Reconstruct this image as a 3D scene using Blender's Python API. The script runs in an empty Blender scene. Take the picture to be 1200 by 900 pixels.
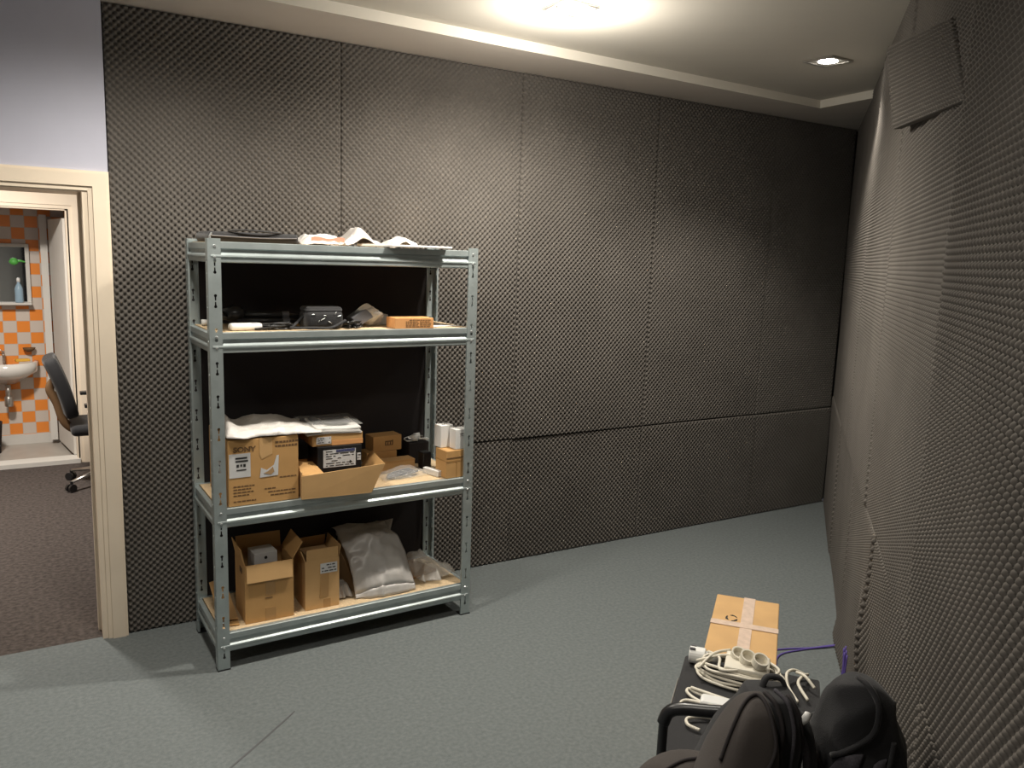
import bpy, bmesh, math, random
import numpy as np
from mathutils import Vector, Matrix, noise
C = bpy.context.scene.collection
PI = math.pi
random.seed(7)

# ------------------------------------------------------------------ camera
cam_d = bpy.data.cameras.new('camera'); cam = bpy.data.objects.new('camera', cam_d); C.objects.link(cam)
YAW, PITCH, ROLL = 0.541, 0.1547, 0.0323
cy_, sy_ = math.cos(YAW), math.sin(YAW)
fw = Vector((sy_*math.cos(PITCH), cy_*math.cos(PITCH), -math.sin(PITCH)))
rt = Vector((cy_, -sy_, 0)); up = rt.cross(fw)
rr = rt*math.cos(ROLL) + up*math.sin(ROLL); uu = -rt*math.sin(ROLL) + up*math.cos(ROLL)
m3 = Matrix((rr, uu, -fw)).transposed().to_4x4()
cam.matrix_world = Matrix.Translation((-0.3146, -3.9426, 1.7957)) @ m3
cam_d.sensor_width = 36; cam_d.lens = 943.69/1200*36; cam_d.clip_start = 0.03
bpy.context.scene.camera = cam

# ------------------------------------------------------------------ world, view, lights
wld = bpy.data.worlds.new('world'); bpy.context.scene.world = wld; wld.use_nodes = True
wld.node_tree.nodes['Background'].inputs[0].default_value = (.02, .02, .022, 1)
vs = bpy.context.scene.view_settings
vs.view_transform = 'Standard'; vs.look = 'None'; vs.gamma = 1; vs.use_curve_mapping = False
vs.exposure = 1.05

def light(name, kind, loc, power, col=(1, .93, .82), size=.05, spot=None, blend=.6, aim=(0, 0, -1)):
    l = bpy.data.lights.new(name, kind); l.energy = power; l.color = col
    if kind == 'SPOT': l.spot_size = math.radians(spot); l.spot_blend = blend; l.shadow_soft_size = size
    elif kind == 'POINT': l.shadow_soft_size = size
    elif kind == 'AREA': l.shape = 'SQUARE'; l.size = size
    o = bpy.data.objects.new(name, l); C.objects.link(o); o.location = loc
    o.rotation_euler = Vector(aim).to_track_quat('-Z', 'Y').to_euler()
    return o
HS, HC = 2.80, 2.848          # soffit and recessed ceiling heights
LAMPS = [(1.70, -.95), (3.26, -1.03)]
LIGHTS = dict(front=68, side=42, rear=34, glow=12)
light('downlight_beam', 'SPOT', (1.705, -.962, HC-.085), LIGHTS['front'], spot=170, blend=.7, size=.04)
light('downlight_glow', 'POINT', (1.705, -.962, HC-.22), LIGHTS['glow'], size=.03)
light('downlight_beam_side', 'SPOT', (3.26, -1.03, HC-.012), LIGHTS['side'], spot=118, blend=.55, size=.04)
# the room's further downlights, behind and left of the camera
for x, y in ((.15, -.95), (.15, -2.6), (-1.2, -2.6)):
    light('downlight_beam_rear', 'SPOT', (x, y, HC-.07), LIGHTS['rear']*(1.7 if y > -2 else .65), spot=165, blend=.9, size=.12)
light('office_ceiling_light', 'AREA', (-.75, 2.05, 2.6), 48, col=(1, .93, .84), size=.3)

# ------------------------------------------------------------------ materials
def mat(name, col, rough=.7, metal=0, var=0, scale=8, bump=0, bscale=60, spec=.5, trans=0, alpha=1, emit=0, coat=0, dist=.01, sheen=0):
    m = bpy.data.materials.new(name); m.use_nodes = True
    nt = m.node_tree; b = nt.nodes['Principled BSDF']
    b.inputs['Base Color'].default_value = (*col, 1); b.inputs['Roughness'].default_value = rough
    b.inputs['Metallic'].default_value = metal; b.inputs['Specular IOR Level'].default_value = spec
    b.inputs['Transmission Weight'].default_value = trans; b.inputs['Alpha'].default_value = alpha
    b.inputs['Coat Weight'].default_value = coat
    b.inputs['Sheen Weight'].default_value = sheen
    if emit:
        b.inputs['Emission Color'].default_value = (*col, 1); b.inputs['Emission Strength'].default_value = emit
    tc = nt.nodes.new('ShaderNodeTexCoord')
    if var:
        n = nt.nodes.new('ShaderNodeTexNoise'); n.inputs['Scale'].default_value = scale; n.inputs['Detail'].default_value = 6
        nt.links.new(tc.outputs['Object'], n.inputs['Vector'])
        r = nt.nodes.new('ShaderNodeMapRange'); r.inputs[1].default_value = .3; r.inputs[2].default_value = .7
        r.inputs[3].default_value = 1-var; r.inputs[4].default_value = 1+var
        nt.links.new(n.outputs['Fac'], r.inputs[0])
        mx = nt.nodes.new('ShaderNodeVectorMath'); mx.operation = 'SCALE'; mx.inputs[0].default_value = col
        nt.links.new(r.outputs[0], mx.inputs['Scale']); nt.links.new(mx.outputs[0], b.inputs['Base Color'])
    if bump:
        n2 = nt.nodes.new('ShaderNodeTexNoise'); n2.inputs['Scale'].default_value = bscale; n2.inputs['Detail'].default_value = 4
        nt.links.new(tc.outputs['Object'], n2.inputs['Vector'])
        bp = nt.nodes.new('ShaderNodeBump'); bp.inputs['Strength'].default_value = bump; bp.inputs['Distance'].default_value = dist
        nt.links.new(n2.outputs['Fac'], bp.inputs['Height']); nt.links.new(bp.outputs[0], b.inputs['Normal'])
    return m
M = dict(
    foam=mat('charcoal_foam', (.122, .111, .100), .95, var=.10, scale=3, spec=.15, bump=.12, bscale=500, dist=.001),
    wallp=mat('lavender_paint', (.53, .54, .64), .9, var=.02),
    white=mat('white_paint', (.62, .60, .56), .85, var=.02),
    fascia=mat('cream_fascia', (.78, .74, .66), .8),
    ceil=mat('ceiling_paint', (.56, .53, .47), .9, var=.03, scale=2),
    soffit=mat('soffit_paint', (.56, .51, .46), .9, var=.03, scale=2),
    carpet=mat('grey_blue_carpet', (.165, .184, .186), .98, var=.14, scale=60, bump=.6, bscale=420, spec=.1, dist=.004),
    seam=mat('carpet_seam', (.10, .105, .11), .98),
    brown=mat('brown_carpet', (.088, .074, .068), .98, var=.35, scale=45, bump=.6, bscale=300, spec=.1),
    cream=mat('cream_woodwork', (.80, .69, .55), .5, var=.05, scale=4),
    creamwall=mat('cream_wall', (.72, .63, .52), .9),
    steel=mat('galvanised_steel', (.40, .455, .46), .42, metal=.6, var=.10, scale=14, spec=.5),
    steel2=mat('bright_zinc', (.6, .62, .62), .3, metal=.8),
    board=mat('chipboard', (.62, .47, .29), .8, var=.14, scale=120),
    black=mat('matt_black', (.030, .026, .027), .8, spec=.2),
    blackp=mat('black_plastic', (.014, .014, .015), .32),
    blackf=mat('black_fabric', (.016, .016, .018), .75, bump=.25, bscale=500, sheen=.15, spec=.3),
    taupef=mat('charcoal_brown_fabric', (.050, .042, .038), .8, bump=.25, bscale=600, sheen=.1, spec=.3),
    greyf=mat('grey_heather_fabric', (.055, .052, .060), .9, var=.3, scale=300, spec=.2),
    card=mat('brown_cardboard', (.50, .285, .105), .8, var=.06, scale=9),
    card2=mat('light_brown_cardboard', (.56, .345, .15), .8, var=.06, scale=9),
    cardin=mat('cardboard_inside', (.40, .25, .12), .85),
    orange=mat('orange_cardboard', (.62, .30, .11), .7, var=.04),
    tape=mat('brown_tape', (.42, .24, .09), .25, spec=.6),
    ctape=mat('pale_clear_tape', (.68, .53, .43), .25, var=.10, scale=40, spec=.7),
    paper=mat('white_paper', (.72, .71, .69), .7),
    label=mat('label_paper', (.60, .60, .60), .5),
    ink=mat('black_ink', (.02, .02, .02), .6),
    inkb=mat('brown_ink', (.14, .075, .03), .7),
    inkn=mat('navy_ink', (.05, .06, .15), .5),
    inkr=mat('faded_red_ink', (.55, .26, .18), .6),
    plas=mat('white_plastic_bag', (.66, .63, .60), .33, bump=.5, bscale=35, spec=.6),
    clear=mat('clear_plastic_film', (.62, .61, .58), .16, bump=.7, bscale=30, alpha=.55, spec=.9),
    mist=mat('milky_plastic', (.56, .54, .52), .3, var=.12, scale=6, bump=.5, bscale=14, alpha=.93, spec=.6),
    cable=mat('white_cable', (.70, .66, .56), .45),
    plug=mat('white_plug_plastic', (.76, .76, .74), .35),
    purple=mat('purple_cable', (.13, .09, .36), .4),
    grey=mat('grey_plastic', (.10, .10, .11), .5),
    lampm=mat('lamp_glass', (1, .95, .85), .3, emit=28),
    nickel=mat('nickel', (.5, .48, .45), .3, metal=.9),
    porc=mat('white_porcelain', (.74, .72, .68), .15, coat=.5),
    yellow=mat('yellow_sponge', (.75, .42, .05), .9, bump=.5, bscale=90),
    mirror=mat('mirror_glass', (.75, .78, .80), .03, metal=1),
    green=mat('reflected_green', (.10, .45, .08), .5),
    film=mat('thin_clear_film', (.70, .70, .68), .12, bump=.6, bscale=40, alpha=.13, spec=1.0),
    film2=mat('crinkled_clear_film', (.72, .71, .68), .10, bump=1.0, bscale=26, alpha=.33, spec=1.0, dist=.02),
    wfloor=mat('washroom_floor_tile', (.40, .37, .33), .4, var=.05),
    bottle=mat('pale_blue_bottle', (.35, .50, .62), .2, alpha=.8),
)
def brick_mat():
    m = bpy.data.materials.new('orange_checker_tiles'); m.use_nodes = True
    nt = m.node_tree; b = nt.nodes['Principled BSDF']; b.inputs['Roughness'].default_value = .25
    tc = nt.nodes.new('ShaderNodeTexCoord'); mp = nt.nodes.new('ShaderNodeMapping')
    mp.inputs['Location'].default_value = (.02, .003, .012); nt.links.new(tc.outputs['Object'], mp.inputs[0])
    ch = nt.nodes.new('ShaderNodeTexChecker'); ch.inputs['Scale'].default_value = 1/.102
    ch.inputs[1].default_value = (.80, .26, .045, 1); ch.inputs[2].default_value = (.60, .53, .47, 1)
    nt.links.new(mp.outputs[0], ch.inputs[0])
    sx = nt.nodes.new('ShaderNodeSeparateXYZ'); nt.links.new(mp.outputs[0], sx.inputs[0])
    last = None
    for k in ('X', 'Z'):
        a = nt.nodes.new('ShaderNodeMath'); a.operation = 'PINGPONG'; a.inputs[1].default_value = .051
        nt.links.new(sx.outputs[k], a.inputs[0])
        c = nt.nodes.new('ShaderNodeMath'); c.operation = 'LESS_THAN'; c.inputs[1].default_value = .0022
        nt.links.new(a.outputs[0], c.inputs[0])
        if last:
            q = nt.nodes.new('ShaderNodeMath'); q.operation = 'MAXIMUM'; nt.links.new(last, q.inputs[0]); nt.links.new(c.outputs[0], q.inputs[1]); last = q.outputs[0]
        else: last = c.outputs[0]
    mx = nt.nodes.new('ShaderNodeMix'); mx.data_type = 'RGBA'; nt.links.new(last, mx.inputs[0])
    nt.links.new(ch.outputs[0], mx.inputs[6]); mx.inputs[7].default_value = (.50, .42, .34, 1)
    nt.links.new(mx.outputs[2], b.inputs['Base Color'])
    return m
M['tiles'] = brick_mat()

# ------------------------------------------------------------------ mesh helpers
class MB:
    def __init__(s): s.v = []; s.f = []; s.mi = []; s.cur = 0
    def add(s, vs_, fs):
        o = len(s.v); s.v += [tuple(v) for v in vs_]; s.f += [tuple(i+o for i in f) for f in fs]; s.mi += [s.cur]*len(fs); return s
    def box(s, x0, y0, z0, x1, y1, z1):
        return s.add([(x0,y0,z0),(x1,y0,z0),(x1,y1,z0),(x0,y1,z0),(x0,y0,z1),(x1,y0,z1),(x1,y1,z1),(x0,y1,z1)],
                     [(0,3,2,1),(4,5,6,7),(0,1,5,4),(1,2,6,5),(2,3,7,6),(3,0,4,7)])
    def hexa(s, p):   # 8 points, bottom ring ccw then top ring
        return s.add(p, [(0,3,2,1),(4,5,6,7),(0,1,5,4),(1,2,6,5),(2,3,7,6),(3,0,4,7)])
    def prism(s, poly, axis, a, b):   # poly 2d list, extruded on axis 0/1/2
        def P(q, t):
            l = list(q); l.insert(axis, t); return tuple(l)
        n = len(poly)
        return s.add([P(q, a) for q in poly]+[P(q, b) for q in poly],
                     [tuple(range(n))[::-1], tuple(range(n, 2*n))]+[(i, (i+1) % n, (i+1) % n+n, i+n) for i in range(n)])
    def plate(s, pts, th):            # a flat polygon given thickness along its normal
        pts = [Vector(p) for p in pts]; n = (pts[1]-pts[0]).cross(pts[2]-pts[0]).normalized()*th
        k = len(pts)
        return s.add(pts+[p+n for p in pts], [tuple(range(k))[::-1], tuple(range(k, 2*k))]+[(i, (i+1) % k, (i+1) % k+k, i+k) for i in range(k)])
    def tube(s, pts, r, seg=10, closed=False, flat=1.0):
        pts = [Vector(p) for p in pts]; n = len(pts); rs = r if isinstance(r, (list, tuple)) else [r]*n
        rings = []; prev = None
        for i, p in enumerate(pts):
            t = (pts[(i+1) % n if closed else min(i+1, n-1)]-pts[(i-1) % n if closed else max(i-1, 0)]).normalized()
            if prev is None:
                a = Vector((0, 0, 1)) if abs(t.z) < .9 else Vector((1, 0, 0)); nrm = t.cross(a).normalized()
            else: nrm = (prev-t*prev.dot(t)).normalized()
            prev = nrm; bn = t.cross(nrm)
            rings.append([p+(nrm*math.cos(2*PI*k/seg)+bn*math.sin(2*PI*k/seg)*flat)*rs[i] for k in range(seg)])
        vs_ = [v for q in rings for v in q]; fs = []
        for i in range(n if closed else n-1):
            j = (i+1) % n
            for k in range(seg): fs.append((i*seg+k, i*seg+(k+1) % seg, j*seg+(k+1) % seg, j*seg+k))
        if not closed: fs += [tuple(range(seg))[::-1], tuple(range((n-1)*seg, n*seg))]
        return s.add(vs_, fs)
    def lathe(s, prof, seg=24, c=(0,0,0)):
        vs_ = [(c[0]+r*math.cos(2*PI*k/seg), c[1]+r*math.sin(2*PI*k/seg), c[2]+z) for r, z in prof for k in range(seg)]
        fs = [(i*seg+k, i*seg+(k+1) % seg, (i+1)*seg+(k+1) % seg, (i+1)*seg+k) for i in range(len(prof)-1) for k in range(seg)]
        fs += [tuple(range(seg))[::-1], tuple(range((len(prof)-1)*seg, len(prof)*seg))]
        return s.add(vs_, fs)
    def ngrid(s, fn, nu, nv, closed=False):
        vs_ = [fn(i/(nu-1), j/(nv-1)) for j in range(nv) for i in range(nu)]
        return s.add(vs_, [(j*nu+i, j*nu+i+1, (j+1)*nu+i+1, (j+1)*nu+i) for j in range(nv-1) for i in range(nu-1)])
    def build(s, name, m, parent=None, loc=None, rz=0, smooth=False, bevel=0, sub=0, solid=0, seg=2):
        me = bpy.data.meshes.new(name); me.from_pydata(s.v, [], s.f)
        for mm in (m if isinstance(m, (list, tuple)) else [m]): me.materials.append(mm)
        for p, i in zip(me.polygons, s.mi): p.material_index = i
        bm = bmesh.new(); bm.from_mesh(me); bmesh.ops.recalc_face_normals(bm, faces=bm.faces); bm.to_mesh(me); bm.free()
        if smooth: me.polygons.foreach_set('use_smooth', [True]*len(me.polygons))
        o = bpy.data.objects.new(name, me); C.objects.link(o)
        if parent: o.parent = parent
        if loc is not None: o.location = loc
        o.rotation_euler = (0, 0, rz)
        if solid: k = o.modifiers.new('solid', 'SOLIDIFY'); k.thickness = solid
        if bevel: k = o.modifiers.new('bevel', 'BEVEL'); k.width = bevel; k.segments = seg; k.limit_method = 'ANGLE'
        if sub: k = o.modifiers.new('sub', 'SUBSURF'); k.levels = sub; k.render_levels = sub
        return o
def tag(o, label, cat, group=None, kind=None):
    o['label'] = label; o['category'] = cat
    if group: o['group'] = group
    if kind: o['kind'] = kind
    return o
def struct(o): o['kind'] = 'structure'; return o
def empty(name, loc=(0,0,0), rz=0):
    e = bpy.data.objects.new(name, None); C.objects.link(e); e.location = loc; e.rotation_euler = (0, 0, rz); e.empty_display_size = .05
    return e
def thing(name, label, cat, loc=(0,0,0), rz=0, group=None): return tag(empty(name, loc, rz), label, cat, group)
def spline(pts, n=8, closed=False):
    pts = [Vector(p) for p in pts]; out = []; k = len(pts)
    for i in range(k if closed else k-1):
        if closed: p0, p1, p2, p3 = pts[(i-1) % k], pts[i], pts[(i+1) % k], pts[(i+2) % k]
        else: p0, p1, p2, p3 = pts[max(i-1, 0)], pts[i], pts[i+1], pts[min(i+2, k-1)]
        for j in range(n):
            t = j/n
            out.append(.5*((2*p1)+(p2-p0)*t+(2*p0-5*p1+4*p2-p3)*t*t+(3*p1-p0-3*p2+p3)*t**3))
    if not closed: out.append(pts[-1])
    return out
def text_mesh(s, size, m, name, parent, loc, rot=(PI/2, 0, 0), bold=False, align='LEFT', sx=1):
    cu = bpy.data.curves.new('t', 'FONT'); cu.body = s; cu.size = size; cu.extrude = .0004; cu.align_x = align
    if bold: cu.offset = size*.03
    t = bpy.data.objects.new('t', cu); C.objects.link(t)
    bpy.context.view_layer.update()
    me = bpy.data.meshes.new_from_object(t.evaluated_get(bpy.context.evaluated_depsgraph_get()))
    bpy.data.objects.remove(t); me.materials.clear(); me.materials.append(m)
    o = bpy.data.objects.new(name, me); C.objects.link(o); o.parent = parent; o.location = loc; o.rotation_euler = rot; o.scale = (sx, 1, 1)
    return o

# ------------------------------------------------------------------ room shell
NW = Vector((.643, -.766, 0)); WD = Vector((-.766, -.643, 0)); W0 = Vector((4.91, 0, 0))   # oblique right wall
def on_right(s, off, z): return W0+WD*s+NW*off+Vector((0, 0, z))
DX0, DX1, DT = -1.0, -.10, .30            # near door opening
b = MB(); b.box(-3.0, -5.2, -.1, 5.6, .02, 0); fl = struct(b.build('floor', M['carpet']))
b = MB(); b.tube([(.50, -1.0, -.001), (.455, -1.04, .0), (.33, -1.146, .0005), (.204, -1.248, .0), (-.3, -1.67, 0)], .005, 6, flat=.4)
b.build('carpet_seam', M['seam'], fl)
b = MB(); b.box(-3.0, .02, -.1, 2.6, 3.6, 0); struct(b.build('floor_office', M['brown']))
b = MB(); b.cur = 1
b.box(0, .065, 0, 5.3, .3, 3.0); b.cur = 0; b.box(-3.0, .0, 0, DX0-.0, .3, 3.0); b.box(DX0, 0, 2.02, DX1, .3, 3.0); b.box(DX1, .0, 0, 0, .3, 3.0)
struct(b.build('wall_back', [M['wallp'], M['black']]))
b = MB(); p = [on_right(-.3, .07, 0), on_right(7.0, .07, 0), on_right(7.0, .3, 0), on_right(-.3, .3, 0)]
b.hexa(p+[q+Vector((0, 0, 3.0)) for q in p]); struct(b.build('wall_right', M['black']))
b = MB(); b.box(-3.1, -5.2, 0, -3.0, .3, 3.0); struct(b.build('wall_left', M['wallp']))
b = MB(); b.box(-3.1, -5.3, 0, 1.2, -5.2, 3.0); struct(b.build('wall_front', M['white']))
# recessed ceiling and its dropped border
b = MB(); b.box(-3.1, -5.3, HC, 5.6, .3, HC+.1); struct(b.build('ceiling', M['ceil']))
b = MB()
b.add([(-3, .07, HS), (5.2, .07, HS), (5.2, -.348+.02, HS), (4.06, -.348, HS), (.55, -.43, HS), (-3, -.51, HS),
       (-3, .07, HC), (5.2, .07, HC), (5.2, -.328, HC), (4.06, -.348, HC), (.55, -.43, HC), (-3, -.51, HC)],
      [(0, 1, 2, 3, 4, 5), (6, 11, 10, 9, 8, 7), (0, 6, 7, 1), (0, 5, 11, 6)])
b.add([(4.06, -.348, HS), (5.2, -.328, HS), (5.2, -3.2, HS), (3.86, -3.2, HS), (4.06, -.348, HC), (5.2, -.328, HC), (5.2, -3.2, HC), (3.86, -3.2, HC)],
      [(0, 3, 2, 1), (1, 2, 6, 5), (2, 3, 7, 6)])
b.cur = 1
b.add([(-3, -.51, HS), (.55, -.43, HS), (4.06, -.348, HS), (3.86, -3.2, HS), (-3, -.51, HC), (.55, -.43, HC), (4.06, -.348, HC), (3.86, -3.2, HC)],
      [(0, 1, 5, 4), (1, 2, 6, 5), (2, 3, 7, 6)])
struct(b.build('trim_1', [M['soffit'], M['fascia']]))

# ------------------------------------------------------------------ foam panels (egg-crate, real relief)
PT = .031
def foam_panel(name, place, u0, u1, z0, z1, off=0, ph=(0, 0), amp=.0100, step=6, lean=(0, 0), seed=1, wav=.003, edge=.012, kick=None):
    d = PT/step
    us = np.arange(u0, u1+d*.5, d); zs = np.arange(z0, z1+d*.5, d)
    U, Z = np.meshgrid(us, zs)
    k = 2*PI/PT
    h = np.cos(k*(U+ph[0]))*np.cos(k*(Z+ph[1]))
    h = amp*np.where(h > 0, h**.8*.75, -np.abs(h)**1.15*1.25)
    rng = np.random.RandomState(seed)
    w = np.zeros_like(U)
    for _ in range(5):
        a, c = rng.uniform(-3.5, 3.5, 2); w += np.sin(a*U+c*Z+rng.uniform(0, 6))*wav*.5
    e = np.minimum(np.minimum(U-u0, u1-U), np.minimum(Z-z0, z1-Z)); e = np.clip(e/edge, 0, 1)
    D = off+w-h + (1-np.sqrt(1-(1-e)**2))*.006
    D = D+lean[0]*(U-u0)+lean[1]*(Z-z0)
    if kick is not None: D = D+kick(U, Z)
    ny, nx = U.shape
    pts = place(U.ravel(), D.ravel(), Z.ravel())
    # back rim
    bd = .045
    idx = np.arange(ny*nx).reshape(ny, nx)
    ring = np.concatenate([idx[0, :], idx[1:, -1], idx[-1, -2::-1], idx[-2:0:-1, 0]])
    rp = place(U.ravel()[ring], np.maximum(D.ravel()[ring], off+.012)+.012, Z.ravel()[ring])
    allp = np.concatenate([pts, rp]); n0 = ny*nx; nr = len(ring)
    q = np.stack([idx[:-1, :-1].ravel(), idx[:-1, 1:].ravel(), idx[1:, 1:].ravel(), idx[1:, :-1].ravel()], 1)
    j = np.arange(nr); q2 = np.stack([ring, n0+j, n0+(j+1) % nr, np.roll(ring, -1)], 1)
    F = np.concatenate([q, q2]).astype(np.int32)
    me = bpy.data.meshes.new(name)
    me.vertices.add(len(allp)); me.vertices.foreach_set('co', allp.astype(np.float32).ravel())
    me.loops.add(F.size); me.loops.foreach_set('vertex_index', F.ravel())
    me.polygons.add(len(F)); me.polygons.foreach_set('loop_start', (np.arange(len(F))*4).astype(np.int32))
    me.polygons.foreach_set('use_smooth', np.ones(len(F), bool))
    me.update(calc_edges=True); me.materials.append(M['foam'])
    o = bpy.data.objects.new(name, me); C.objects.link(o)
    if place is place_right: o.location = W0; o.rotation_euler = (0, 0, math.atan2(WD.y, WD.x))
    return o
def place_back(U, D, Z): return np.stack([U, D, Z], 1)
def place_right(U, D, Z): return np.stack([U, D, Z], 1)     # local frame of the right wall
BX = [.004, 1.035, 2.07, 3.05, 4.09, 4.915]
lab_u = ['full-height charcoal foam panel beside the door casing, left of the shelving', 'tall charcoal foam panel directly behind the metal shelving',
         'tall charcoal foam panel just right of the metal shelving', 'tall charcoal foam panel in the middle of the bare wall, third from the corner at upper level, right of two seams',
         'narrow dark foam panel in the upper part of the far corner']
lab_u[3] = 'tall charcoal foam panel next to the narrow upper corner panel'
lab_l = ['low charcoal foam panel on the floor line between door casing and shelving', 'low charcoal foam panel behind the lowest shelf',
         'low charcoal foam panel at floor level just right of the shelving', 'low charcoal foam panel at floor level, next to the far corner piece',
         'low dark foam panel at floor level in the far corner']
for i in range(5):
    o = foam_panel('acoustic_foam_panel', place_back, BX[i]+.0005, BX[i+1]-.0005, .752 if i else .002, HS-.004, off=.001+[0, .003, 0, .004, .007][i], ph=(.007*i, .004*i), seed=i+3)
    tag(o, lab_u[i], 'acoustic foam', 'foam panels on the back wall')
    if i == 0: continue
    o = foam_panel('acoustic_foam_panel', place_back, BX[i]+.0005, BX[i+1]-.0005, .002, .748, off=.004+[.002, .003, .004, .002, .004][i], ph=(.011*i, .009*i), seed=i+23)
    tag(o, lab_l[i], 'acoustic foam', 'foam panels on the back wall')
RS = [0.0, 1.93, 3.07, 4.35, 5.9]
lab = ['tall foam panel on the right wall beside the far corner, grazed by the downlight', 'tall foam panel on the right wall, second from the far corner',
       'tall foam panel on the right wall, behind and above the black bags', 'tall foam panel nearest the viewer on the right wall, at the picture edge']
def kick1(U, Z): return -.03*np.exp(-((U-2.5)/.35)**2)*np.clip((.3-Z)/.3, 0, 1)**1.5
for i in range(4):
    o = foam_panel('acoustic_foam_panel', place_right, RS[i]+.002, RS[i+1]-.003, .842, HC-.004 if i else HC-.004, off=[0.004, 0, .006, 0][i], ph=(.009*i, .006*i), seed=i+40, wav=.0045, step=6 if i < 3 else 8)
    tag(o, lab[i], 'acoustic foam', 'foam panels on the right wall')
RL = [0.0, 1.25, 2.42, 3.44, 4.6, 5.9]; lab = ['low foam panel on the right wall in the far corner', 'low foam panel on the right wall above the bare carpet, second from the corner',
       'low foam panel on the right wall kicking out where the purple cable ends', 'low foam panel on the right wall right behind the black bag', 'low foam panel on the right wall nearest the viewer']
for i in range(5):
    def kk(U, Z, i=i):
        k = kick1(U, Z) if i == 2 else 0*U
        if i in (2, 3): k = k-.022*np.exp(-((U-3.44)/.10)**2)*np.exp(-((Z-.45)/.18)**2)
        return k
    g = .03 if i == 3 else .002
    o = foam_panel('acoustic_foam_panel', place_right, RL[i]+g, RL[i+1]-.003, .002, .838, off=.004+.003*(i % 2), ph=(.013*i, .003*i), seed=i+60, wav=.004, kick=kk, step=6 if i < 3 else 8)
    tag(o, lab[i], 'acoustic foam', 'foam panels on the right wall')
OQ = [(3.30, -.053, 2.29), (4.36, -.004, 2.19), (4.05, -.008, 2.46), (3.30, -.100, 2.57)]     # the offcut peels away from the wall at its far end
def place_offcut(U, D, Z):
    u = (U/1.0)[:, None]; v = (Z/.32)[:, None]; q = [np.array(c) for c in OQ]
    P = q[0]*(1-u)*(1-v)+q[1]*u*(1-v)+q[2]*u*v+q[3]*(1-u)*v
    return P+D[:, None]*np.array([.08, .99, .05])
o = foam_panel('acoustic_foam_panel', place_offcut, 0, 1.0, 0, .32, off=0, seed=91, wav=.002, step=8); o.location = W0; o.rotation_euler = (0, 0, math.atan2(WD.y, WD.x))
tag(o, 'small square foam offcut overlapping the tall panels below the ceiling on the right wall', 'acoustic foam', 'foam panels on the right wall')

# ------------------------------------------------------------------ near doorway
def casing(name, x0, x1, ztop, y, w, t, m, left=True):
    # mitred casing around an opening (x0..x1, 0..ztop), face at y-t; profile stepped
    b = MB()
    for side in (0, 1):
        xi, xo = (x0, x0-w) if side == 0 else (x1, x1+w)
        s = 1 if xo > xi else -1
        for (a, c, tt) in ((0, .22, t*.6), (.22, .88, t), (.88, 1, t*.75)):
            xa, xb = xi+s*a*w, xi+s*c*w; za, zb = ztop+a*w, ztop+c*w
            b.hexa([(xa, y-tt, 0), (xb, y-tt, 0), (xb, y, 0), (xa, y, 0), (xa, y-tt, za), (xb, y-tt, zb), (xb, y, zb), (xa, y, za)])
    for (a, c, tt) in ((0, .22, t*.6), (.22, .88, t), (.88, 1, t*.75)):
        za, zb = ztop+a*w, ztop+c*w
        b.hexa([(x0-a*w, y-tt, za), (x1+a*w, y-tt, za), (x1+a*w, y, za), (x0-a*w, y, za), (x0-c*w, y-tt, zb), (x1+c*w, y-tt, zb), (x1+c*w, y, zb), (x0-c*w, y, zb)])
    return b.build(name, m)
cs = casing('door_1', DX0, DX1+.018, 2.022, .0, .083, .022, M['cream']); struct(cs)
b = MB(); b.box(DX1-.004, -.005, 0, DX1+.02, DT+.01, 2.03); b.box(DX1-.016, .10, 0, DX1-.003, .14, 2.02)
b.box(DX0-.02, -.005, 0, DX0+.004, DT+.01, 2.03); b.box(DX0, -.005, 2.018, DX1, DT+.01, 2.035); b.build('door_lining', M['cream'], cs)
b = MB(); b.box(DX1-.009, .20, 1.19, DX1-.003, .225, 1.26); b.build('strike_plate', M['nickel'], cs)

# ------------------------------------------------------------------ office and washroom beyond
b = MB(); FY = 3.5; OX0, OX1, OZ = -.92, -.03, 2.07
b.box(-3.0, FY, 0, OX0, FY+.1, 2.7); b.box(OX1, FY, 0, 2.6, FY+.1, 2.7); b.box(OX0, FY, OZ, OX1, FY+.1, 2.7)
struct(b.build('wall_far', M['creamwall']))
cs = struct(casing('door_2', OX0, OX1+.01, OZ, FY, .125, .02, M['cream']))
b = MB(); b.box(OX0, FY-.03, 0, OX1+.01, FY+.14, .035); b.build('door_threshold', M['white'], cs)
b = MB(); b.box(OX1-.012, FY+.0, 0, OX1+.01, FY+.12, OZ); b.box(OX0, FY, OZ-.012, OX1, FY+.12, OZ+.01); b.build('door_lining', M['cream'], cs)
# door leaf swung into the washroom, seen almost edge-on
p0, p1 = Vector((-.06, 3.62, 0)), Vector((-.15, 4.27, 0)); dn = (p1-p0).normalized().cross(Vector((0, 0, 1)))*.038
b = MB(); b.hexa([p0+Vector((0,0,.04)), p0+dn+Vector((0,0,.04)), p1+dn+Vector((0,0,.04)), p1+Vector((0,0,.04))]+[q+Vector((0,0,2.0)) for q in (p0, p0+dn, p1+dn, p1)])
lf = b.build('door_leaf', M['white'], cs)
b = MB(); e0 = p1+(p1-p0).normalized()*.003
b.box(-.215, 4.285, .04, -.160, 4.33, 2.04); b.build('edge_strip', M['white'], lf)
b = MB(); b.box(-1.3, 4.4, 0, .3, 4.5, 2.6); wt = struct(b.build('wall_washroom', M['tiles']))
b = MB(); b.box(-1.3, 4.385, 0, .3, 4.3995, .085); struct(b.build('baseboard_washroom', M['white']))
b = MB(); b.box(-1.3, 3.6, 0, -1.2, 4.4, 2.6); b.box(.2, 3.6, 0, .3, 4.4, 2.6); struct(b.build('wall_washroom_side', M['white']))
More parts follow.
